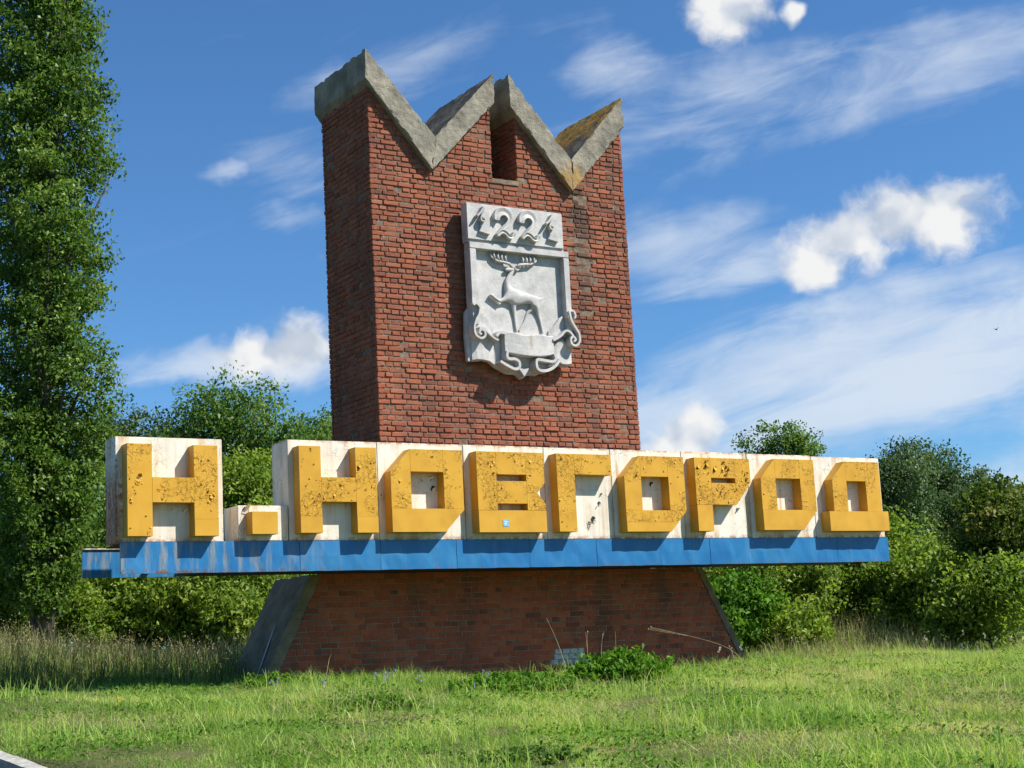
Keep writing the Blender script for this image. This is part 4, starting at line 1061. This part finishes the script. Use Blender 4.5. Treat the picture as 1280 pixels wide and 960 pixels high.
tree('poplar_tree', 'tall columnar poplar growing behind the detached first letter panel', where(52, 31), 19.5, 1.26, 1.1, M['poplar'], 2500, 56, 0.090, 0.20, 'column', 0.36, seed=1, up=0.15)
tree('broadleaf_tree', 'dark slender-topped tree between the poplar and the round-crowned tree', where(165, 44), 8.5, 1.9, 1.5, M['willow'], 405, 50, 0.11, 0.13, 'round', 0.5, seed=2)
tree('round_tree', 'round-crowned mid-green tree showing above the gap after the detached letter', where(287, 46), 8.75, 2.75, 1.6, M['oak'], 594, 60, 0.125, 0.18, 'round', 0.62, seed=3)
tree('broadleaf_tree', 'leafy tree peeping out beside the shaded flank of the brick tower', where(402, 50), 8.7, 2.0, 1.8, M['oak'], 405, 55, 0.12, 0.15, 'round', 0.6, seed=4)
tree('light_shrub', 'light green tall shrub filling the gap around the full stop', where(312, 37), 5.5, 1.55, 0.3, M['lime'], 445, 60, 0.105, 0.07, 'round', 0.5, seed=5, cat='shrub')
tree('dark_shrub', 'dark green shrub behind the legs of the detached letter', where(215, 39), 5.2, 1.9, 0.2, M['oak'], 405, 55, 0.11, 0.07, 'round', 0.5, seed=6, cat='shrub')
tree('sapling_bush', 'sunlit maple saplings under the blue band next to the poplar trunk', where(165, 34.5), 2.9, 1.5, 0.1, M['lime'], 270, 50, 0.12, 0.04, 'bush', 0.42, seed=7, cat='bush')
tree('sapling_bush', 'dense bush under the blue band beside the splayed concrete slab', where(275, 34), 2.75, 1.6, 0.1, M['lime'], 297, 50, 0.115, 0.04, 'bush', 0.42, seed=8, cat='bush')
tree('dark_shrub', 'low dark bush left of the poplar trunk', where(-25, 33), 3.3, 1.8, 0.1, M['oak'], 297, 50, 0.11, 0.05, 'bush', 0.45, seed=9, cat='bush')
tree('low_bush', 'yellow-green bush at the foot of the poplar', where(100, 33), 1.7, 0.9, 0.05, M['lime'], 148, 45, 0.095, 0.03, 'bush', 0.36, seed=10, cat='bush')
tree('dark_shrub', 'dark bush in the shade behind the poplar', where(60, 40), 6.0, 2.2, 0.2, M['oak'], 378, 50, 0.12, 0.08, 'round', 0.55, seed=11, cat='shrub')
tree('broadleaf_tree', 'bushy-topped tree rising above the white panel of the letter before last', where(990, 52), 7.95, 1.9, 1.6, M['oak'], 445, 60, 0.115, 0.15, 'round', 0.5, seed=12, spread=1.0)
tree('grey_willow', 'blue-green willow directly beyond the free end of the sign', where(1130, 47), 6.6, 2.0, 0.5, M['willow'], 513, 65, 0.105, 0.14, 'round', 0.52, group=None, seed=13)
tree('grey_willow', 'tall blue-green willow towering over the thicket beyond the sign', where(1190, 52), 7.5, 2.2, 0.6, M['willow'], 540, 65, 0.11, 0.15, 'round', 0.55, seed=14)
tree('grey_willow', 'lower willow between the end of the sign and the leafy thicket', where(1072, 54), 6.4, 1.7, 0.6, M['willow'], 405, 60, 0.11, 0.13, 'round', 0.52, seed=15)
tree('broadleaf_tree', 'dark tree standing behind the turning-leaved sapling at the thicket edge', where(1265, 50), 5.6, 2.0, 0.5, M['willow'], 405, 60, 0.11, 0.12, 'round', 0.55, seed=16)
tree('maple_bush', 'broad light-green maple bush beside the right splayed end of the plinth', where(985, 37), 2.9, 2.0, 0.1, M['lime'], 445, 55, 0.115, 0.05, 'bush', 0.46, seed=17, cat='bush')
tree('maple_bush', 'light-green maple bush below the free end of the sign', where(1095, 38), 3.3, 2.1, 0.1, M['lime'], 486, 55, 0.115, 0.05, 'bush', 0.46, seed=18, cat='bush')
tree('maple_bush', 'leafy green bush in front of the tall willow', where(1175, 36), 2.6, 1.7, 0.1, M['lime'], 364, 55, 0.11, 0.05, 'bush', 0.45, seed=19, cat='bush')
tree('dark_shrub', 'dark bush seen close behind the right end of the plinth', where(905, 41), 3.4, 1.6, 0.1, M['oak'], 337, 50, 0.11, 0.05, 'bush', 0.46, seed=20, cat='bush')
tree('turning_sapling', 'sapling with yellowing and reddish leaves at the thicket edge', where(1268, 31), 3.75, 1.15, 0.25, M['turning'], 283, 48, 0.10, 0.05, 'round', 0.42, seed=21, cat='sapling', tintspread=0.22)
tree('turning_sapling', 'dense green bush under the yellowing sapling', where(1240, 30), 2.0, 1.2, 0.05, M['lime'], 256, 48, 0.095, 0.04, 'bush', 0.40, seed=22, cat='bush')
tree('raspberry_bush', 'bright fresh green bush right against the splayed plinth end', where(928, 29.6), 1.75, 0.85, 0.05, M['nettle'], 170, 42, 0.10, 0.02, 'bush', 0.30, seed=23, cat='bush')
tree('raspberry_bush', 'low ragged green bush sprawling between the plinth end and the dry grass', where(985, 30.2), 1.1, 0.95, 0.05, M['lime'], 140, 42, 0.10, 0.02, 'bush', 0.30, seed=27, cat='bush')
tree('low_bush', 'small rounded bush in the dry grass left of the poplar trunk', where(10, 34.5), 1.5, 1.1, 0.05, M['lime'], 130, 45, 0.095, 0.03, 'bush', 0.36, seed=24, cat='bush')
tree('low_bush', 'small rounded bush in the dry grass behind the splayed slab', where(335, 36), 1.9, 1.2, 0.05, M['oak'], 140, 45, 0.10, 0.03, 'bush', 0.38, seed=25, cat='bush')
tree('low_bush', 'low spreading bush at the foot of the sunlit maple saplings', where(215, 36), 1.8, 1.3, 0.05, M['oak'], 150, 45, 0.10, 0.03, 'bush', 0.38, seed=26, cat='bush')
# woodland closing the view behind
WP = []; WO = []
for l in np.arange(-46, 52, 0.9):
    s = 66 + 5*math.sin(l*0.31)+rng.uniform(-3, 3); h = 5.2+1.0*math.sin(l*0.7+1)+0.8*math.sin(l*1.9)
    n = 520; p = xy(s, l); zz = rng.random(n)**1.7*h
    q = np.stack([p[0]+rng.normal(0, 1.0, n), p[1]+rng.normal(0, 1.0, n), zz], 1); WP.append(q)
WP = np.concatenate(WP); w = link('woodland', leaves_mesh('woodland', WP, 0.34, np.tile(np.array([-HF[0], -HF[1], 0.2]), (len(WP), 1)), 0.3), M['oak'])
tag(w, 'dense belt of trees closing the view behind the bushes', 'woodland', kind='stuff')

# ------------------------------------------------------------------ grass
def vnoise(x, y, f, seed):
    rs = np.random.default_rng(seed); ph = rs.uniform(0, 6.28, 10); an = rs.uniform(0, 6.28, 10); fr = f*rs.uniform(0.6, 1.7, 10)
    return sum(np.sin((x*np.cos(a)+y*np.sin(a))*k+p) for a, k, p in zip(an, fr, ph))/np.sqrt(10)
def blades(name, X, Y, H, W, tint, lean, mat, z_off=-0.01, segs=2):
    n = len(X); Z0 = gh(X, Y)+z_off
    az = rng.uniform(0, 2*np.pi, n); fa = rng.uniform(0, 2*np.pi, n)
    dx, dy = np.cos(az), np.sin(az); wx, wy = -np.sin(fa), np.cos(fa)
    V = []
    ts = [0, .5, 1.0] if segs == 2 else [0, .38, .72, 1.0]
    for t in ts[:-1]:
        bend = lean*t**2*H; hh = H*(t-0.30*np.minimum(lean, 1.6)*t*t); w = W*(1-t*0.45)
        cx = X+dx*bend; cy = Y+dy*bend; cz = Z0+hh
        V.append(np.stack([cx-wx*w/2, cy-wy*w/2, cz], 1)); V.append(np.stack([cx+wx*w/2, cy+wy*w/2, cz], 1))
    t = 1.0
    V.append(np.stack([X+dx*lean*H, Y+dy*lean*H, Z0+H*(1-0.30*np.minimum(lean, 1.6))], 1))
    k = len(V); V = np.stack(V, 1).reshape(-1, 3); b = np.arange(n)*k
    F = []
    for i in range(len(ts)-2):
        a = 2*i; F.append(np.stack([b+a, b+a+1, b+a+3], 1)); F.append(np.stack([b+a, b+a+3, b+a+2], 1))
    F.append(np.stack([b+k-3, b+k-2, b+k-1], 1))
    me = big_mesh(name, V, np.concatenate(F), np.repeat(np.clip(tint, 0, 1), k))
    return me
def scatter(n, s0, s1, marg=1.0, power=1.0):
    u = rng.random(n); s = s0+(s1-s0)*u**power
    half = 0.335*s+marg; l = rng.uniform(-1, 1, n)*half
    p = CAM[:2][None, :]+s[:, None]*HF[None, :]+l[:, None]*HR[None, :]
    return p[:, 0], p[:, 1], s, l
def not_built(x, y): return ~((x > 0.2) & (x < 8.4) & (y > 1.12) & (y < 2.75))
X, Y, S, Lt = scatter(350000, 9.5, 31, 1.0, 1.15)
ok = (kerb_dist(X, Y) > 0.18) & not_built(X, Y) & (vnoise(X, Y, 1.5, 41)+0.6*vnoise(X, Y, 5.0, 42)+rng.normal(0, .35, len(X)) < 1.35); X, Y, S, Lt = X[ok], Y[ok], S[ok], Lt[ok]
big = vnoise(X, Y, 0.9, 1); med = vnoise(X, Y, 2.6, 2); sm = vnoise(X, Y, 7.0, 3)
dryness = 0.10*big+0.16*med+0.10*sm + 0.11*np.clip(Lt/3.0, -1, 1.5)
hgt = (0.075+0.030*vnoise(X, Y, 1.7, 4)+0.026*vnoise(X, Y, 6.0, 5))*rng.uniform(0.5, 1.5, len(X))
hgt = np.clip(hgt, 0.035, 0.22)*np.where(S > 20, 1.25, 1.0)
tint = np.clip(0.45+dryness+rng.normal(0, 0.13, len(X)), 0.02, 0.97)
straw = rng.random(len(X)) < np.clip(0.07+0.40*(dryness+0.05), 0.02, 0.45); tint = np.where(straw, rng.uniform(0.84, 1.0, len(X)), tint)
lean = np.abs(rng.normal(0.75, 0.5, len(X)))+np.where(straw, 0.7, 0)
go = link('grass', blades('grass', X, Y, hgt, rng.uniform(0.0045, 0.0085, len(X)), tint, lean, M['grass']), M['grass'])
tag(go, 'short sunlit grass with straw-coloured patches on the bank', 'grass', kind='stuff')
# longer tufts and cut straw lying about
X, Y, S, Lt = scatter(26000, 9.5, 30, 0.8, 1.1)
ok = (kerb_dist(X, Y) > 0.25) & not_built(X, Y) & (vnoise(X, Y, 1.9, 8) > 0.15); X, Y, S, Lt = X[ok], Y[ok], S[ok], Lt[ok]
go = link('long_grass', blades('long_grass', X, Y, rng.uniform(0.14, 0.32, len(X)), rng.uniform(0.005, 0.010, len(X)), np.clip(rng.normal(0.52, 0.16, len(X)), 0, .8), np.abs(rng.normal(0.45, 0.35, len(X))), M['grass'], segs=3), M['grass'])
tag(go, 'longer tufts of grass on the bank', 'grass', kind='stuff')
X, Y, S, Lt = scatter(30000, 10, 27, 0.8)
ok = (kerb_dist(X, Y) > 0.25) & not_built(X, Y) & (vnoise(X, Y, 1.3, 12)+0.25*np.clip(Lt/3, -1, 1.5) > 0.75); X, Y = X[ok], Y[ok]
go = link('cut_straw', blades('cut_straw', X, Y, rng.uniform(0.12, 0.30, len(X)), rng.uniform(0.003, 0.006, len(X)), rng.uniform(0.3, 1.0, len(X)), rng.uniform(1.3, 2.6, len(X)), M['dry'], 0.03), M['dry'])
tag(go, 'pale cut straw lying on the grass', 'straw', kind='stuff')
# low broad-leaved herbs among the grass
X, Y, S, Lt = scatter(46000, 9.5, 27, 0.8, 1.1)
ok = (kerb_dist(X, Y) > 0.25) & not_built(X, Y) & (vnoise(X, Y, 2.3, 31)+0.6*vnoise(X, Y, 6.0, 32) > 0.1); X, Y = X[ok], Y[ok]
hp = np.stack([X, Y, gh(X, Y)+rng.uniform(0.03, 0.10, len(X))], 1)
go = link('low_herbs', leaves_mesh('low_herbs', hp, 0.045, np.zeros((len(hp), 3)), 1.3, 0.2, np.full(len(hp), 0.45), 0.6), M['nettle'])
tag(go, 'low broad-leaved herbs scattered among the grass', 'herbs', kind='stuff')
# tall seeding grass behind
def tall(name, label, x0, x1, y0, y1, n, h0, h1, dryf, slant=0.0):
    X = rng.uniform(x0, x1, n); Y = rng.uniform(y0, y1, n); X = X + slant*(Y-y0)
    ok = not_built(X, Y); X, Y = X[ok], Y[ok]; n = len(X)
    H_ = rng.uniform(h0*.6, h1, n)*(0.75+0.30*vnoise(X, Y, 1.1, 21)+0.12*vnoise(X, Y, 4.0, 22)); H_ = np.clip(H_, .12, 2)
    a = blades(name, X, Y, H_, rng.uniform(0.006, 0.013, n), np.clip(rng.normal(dryf, 0.25, n), 0, 1), np.abs(rng.normal(0.22, 0.18, n)), M['dry'], segs=3)
    o = link(name, a, M['dry']); tag(o, label, 'grass', kind='stuff')
    kg = rng.choice(n, n//2, replace=False)
    og = link('green_blades', blades('green_blades', X[kg]+.03, Y[kg], H_[kg]*.8, rng.uniform(0.008, 0.018, len(kg)), rng.uniform(0.0, 0.55, len(kg)), np.abs(rng.normal(0.5, 0.3, len(kg))), M['grass'], segs=3), M['grass'], o); tag(og, kind='stuff')
    # seed heads
    k = rng.choice(n, n//9, replace=False); zz = gh(X[k], Y[k])+H_[k]*0.93
    pts = np.repeat(np.stack([X[k], Y[k], zz], 1), 7, 0)+rng.normal(0, 1, (len(k)*7, 3))*np.array([0.02, 0.02, 0.055])
    o2 = link('seed_heads', leaves_mesh('seed_heads', pts, 0.030, np.zeros((len(pts), 3)), 0.1, 0, np.full(len(pts), .6), 0.4), M['dry'], o)
    tag(o2, kind='stuff')
tall('tall_dry_grass', 'tall straw-coloured seeding grass between the poplar and the splayed slab', -3.5, 3.0, 4.4, 10.5, 5600, 0.5, 1.0, 0.5, -0.15)
tall('tall_dry_grass', 'tall pale seeding grass in front of the bushes beyond the plinth', 9.6, 18.0, 1.6, 5.4, 4500, 0.3, 0.75, 0.5, 0.35)
tall('shaded_tall_grass', 'dark weeds growing in the shadow of the sign beside the slab', -4.8, 0.75, 1.5, 4.4, 5200, 0.25, 0.62, 0.0, -0.1)

# ------------------------------------------------------------------ single plants
def herb(name, label, cx, cy, rx, ry, h, n, mat, lsize, cat='plant', group=None):
    z0 = float(gh(cx, cy)); t = empty(name, (cx, cy, z0), label, cat, group)
    mb = MB(); P = []; Oo = []
    for i in range(n):
        a = rng.uniform(0, 6.28); k = math.sqrt(rng.random()); x = cx+rx*k*math.cos(a); y = cy+ry*k*math.sin(a)
        hh = h*(1-0.55*k*k)*rng.uniform(0.7, 1.1); z = float(gh(x, y)); lx, ly = rng.normal(0, 0.08, 2)+np.array([math.cos(a), math.sin(a)])*0.08*k
        mb.tube([(x, y, z-.02), (x+lx*.4, y+ly*.4, z+hh*.55), (x+lx, y+ly, z+hh)], [.004, .0035, .002], 4)
        for q in range(10):
            tt = 0.25+0.75*q/9; c = np.array([x+lx*tt, y+ly*tt, z+hh*tt]); an = q*2.4
            for _ in range(2):
                d = np.array([math.cos(an), math.sin(an), 0.1]); an += 3.14; P.append(c+d*lsize*(0.75-0.3*tt)); Oo.append(d*0.3)
    tag(mb.build('stems', M['nettle'], t), kind='stuff')
    link('leaves', leaves_mesh('leaves', np.array(P), lsize, np.array(Oo), 0.9, 0.3, None, 0.5), mat, t)
    return t
def grow(px, s): p = at(px, 850, s); return float(p[0]), float(p[1])
herb('nettle_clump', 'largest bright green nettle clump in front of the daubed white bricks', *grow(772, 20.6), 0.62, 0.55, 0.40, 150, M['nettle'], 0.085)
herb('nettle_clump', 'low spreading nettle patch next to the largest nettle clump', *grow(640, 19.6), 0.75, 0.6, 0.22, 130, M['nettle'], 0.075)
herb('broadleaf_weed', 'dark low weed patch alone in the open grass', *grow(655, 12.6), 0.40, 0.35, 0.10, 60, M['oak'], 0.05)
herb('nettle_clump', 'small nettle tuft growing in the foot of the splayed slab', *grow(338, 20.6), 0.24, 0.25, 0.15, 26, M['nettle'], 0.07)
herb('broadleaf_weed', 'small weed tuft in the grass before the left half of the plinth', *grow(470, 17.0), 0.4, 0.4, 0.13, 50, M['nettle'], 0.06)
def stalk(label, pts, r=0.005, heads=0):
    t = empty('dry_stalk', pts[0], label, 'stalk'); mb = MB(); p = smooth_path(pts, 4); mb.tube(p, [r*(1-.6*i/(len(p)-1)) for i in range(len(p))], 5); mb.build('stem', M['stalk'], t)
    mh = MB()
    for k in range(heads):
        e = Vector(pts[-1])+Vector((rng.uniform(-.05, .05), 0, rng.uniform(-.06, .03))); mh.tube([pts[-2], e], [r*.5, r*.4], 4); mh.tube([e, e+Vector((0.0, 0, .02))], [.010, .006], 5)
    if heads: mh.build('seed_head', M['stalk'], t)
def on(px, py, s): p = at(px, py, s); return (float(p[0]), float(p[1]), float(p[2]))
def gnd(px, s): x, y = grow(px, s); return (x, y, float(gh(x, y))-.02)
stalk('long bent dry stalk leaning in front of the plinth near its right end', [gnd(940, 23.3), on(912, 811, 23.3), on(862, 795, 23.3), on(812, 785, 23.3)], .0045, 2)
stalk('straight dry stalk leaning against the plinth left of the white bricks', [gnd(712, 22.0), on(698, 806, 22.0), on(683, 772, 22.0)], .005)
stalk('thin upright dry stalk over the white-daubed bricks', [gnd(737, 22.6), on(734, 810, 22.6), on(732, 790, 22.6)], .005, 1)
stalk('curved dry stalk above the nettle clump', [gnd(752, 22.6), on(752, 806, 22.6), on(755, 789, 22.6)], .005, 1)
stalk('tall thin dry stalk rising out of the nettle clump', [gnd(771, 22.6), on(770, 812, 22.6), on(769, 789, 22.6)], .004)
stalk('crooked dry twig in front of the lower left bricks of the plinth', [gnd(405, 20.2), on(411, 826, 20.2), on(414, 819, 20.2)], .006)
stalk('dry stalk with a drooping head at the right end of the plinth', [gnd(922, 24.0), on(916, 818, 24.0), on(911, 806, 24.0)], .005, 2)
def flowers(name, label, spots, mat, h, size):
    t = empty(name, (*grow(spots[0][0], spots[0][1]), 0), label, 'flowers'); ms = MB(); mp = MB()
    for px, s in spots:
        x, y = grow(px, s); z = float(gh(x, y)); hh = h*rng.uniform(.7, 1.2)
        ms.tube([(x, y, z-.02), (x+.02, y, z+hh)], [.003, .002], 4)
        for q in range(3):
            cx, cy, cz = x+.02+rng.normal(0, .02), y+rng.normal(0, .02), z+hh-q*.03
            n = 8
            for k in range(n):
                a = 6.283*k/n; b_ = a+.34; mp.add([(cx, cy, cz), (cx+size*math.cos(a), cy-.004, cz+size*math.sin(a)), (cx+size*1.15*math.cos((a+b_)/2), cy-.008, cz+size*1.15*math.sin((a+b_)/2)), (cx+size*math.cos(b_), cy-.004, cz+size*math.sin(b_))], [(0, 1, 2, 3)])
    tag(ms.build('stems', M['nettle'], t), kind='stuff'); tag(mp.build('petals', mat, t), kind='stuff')
flowers('blue_wildflowers', 'blue wildflowers dotted along the foot of the plinth', [(338, 20.0), (347, 20.0), (470, 20.3), (478, 20.4), (484, 20.3), (490, 20.5), (522, 19.8), (603, 20.8), (608, 20.8), (402, 19.2), (590, 18.9), (1212, 27.0), (1225, 27.0), (1205, 27.4)], M['flower_blue'], 0.15, 0.014)
flowers('yellow_wildflowers', 'three small yellow wildflowers in the grass before the plinth', [(387, 20.2), (145, 17.0), (285, 16.4)], M['flower_yellow'], 0.12, 0.018)
flowers('white_wildflowers', 'pale umbels at the edge of the thicket beyond the plinth', [(1235, 28.5), (1250, 28.6), (1268, 28.4), (1210, 28.8), (1160, 29.0), (900, 24.4), (930, 24.6)], M['flower_white'], 0.33, 0.018)

# a bird high over the trees
bp = on(1245, 412, 140); bird = MB()
bird.tube([(bp[0]-.14, bp[1], bp[2]), (bp[0]-.06, bp[1], bp[2]+.02), (bp[0]+.08, bp[1], bp[2]+.01), (bp[0]+.2, bp[1], bp[2])], [.02, .05, .05, .015], 7)
for sg in (-1, 1):
    bird.add([(bp[0]-.03, bp[1], bp[2]+.03), (bp[0]+.07, bp[1], bp[2]+.03), (bp[0]+.08, bp[1]+sg*.2, bp[2]+.14), (bp[0]+.10, bp[1]+sg*.42, bp[2]+.10), (bp[0]+.02, bp[1]+sg*.22, bp[2]+.15)], [(0, 1, 2, 4), (2, 3, 4)])
tag(bird.build('bird', M['dark']), 'small dark bird flying over the trees', 'bird')
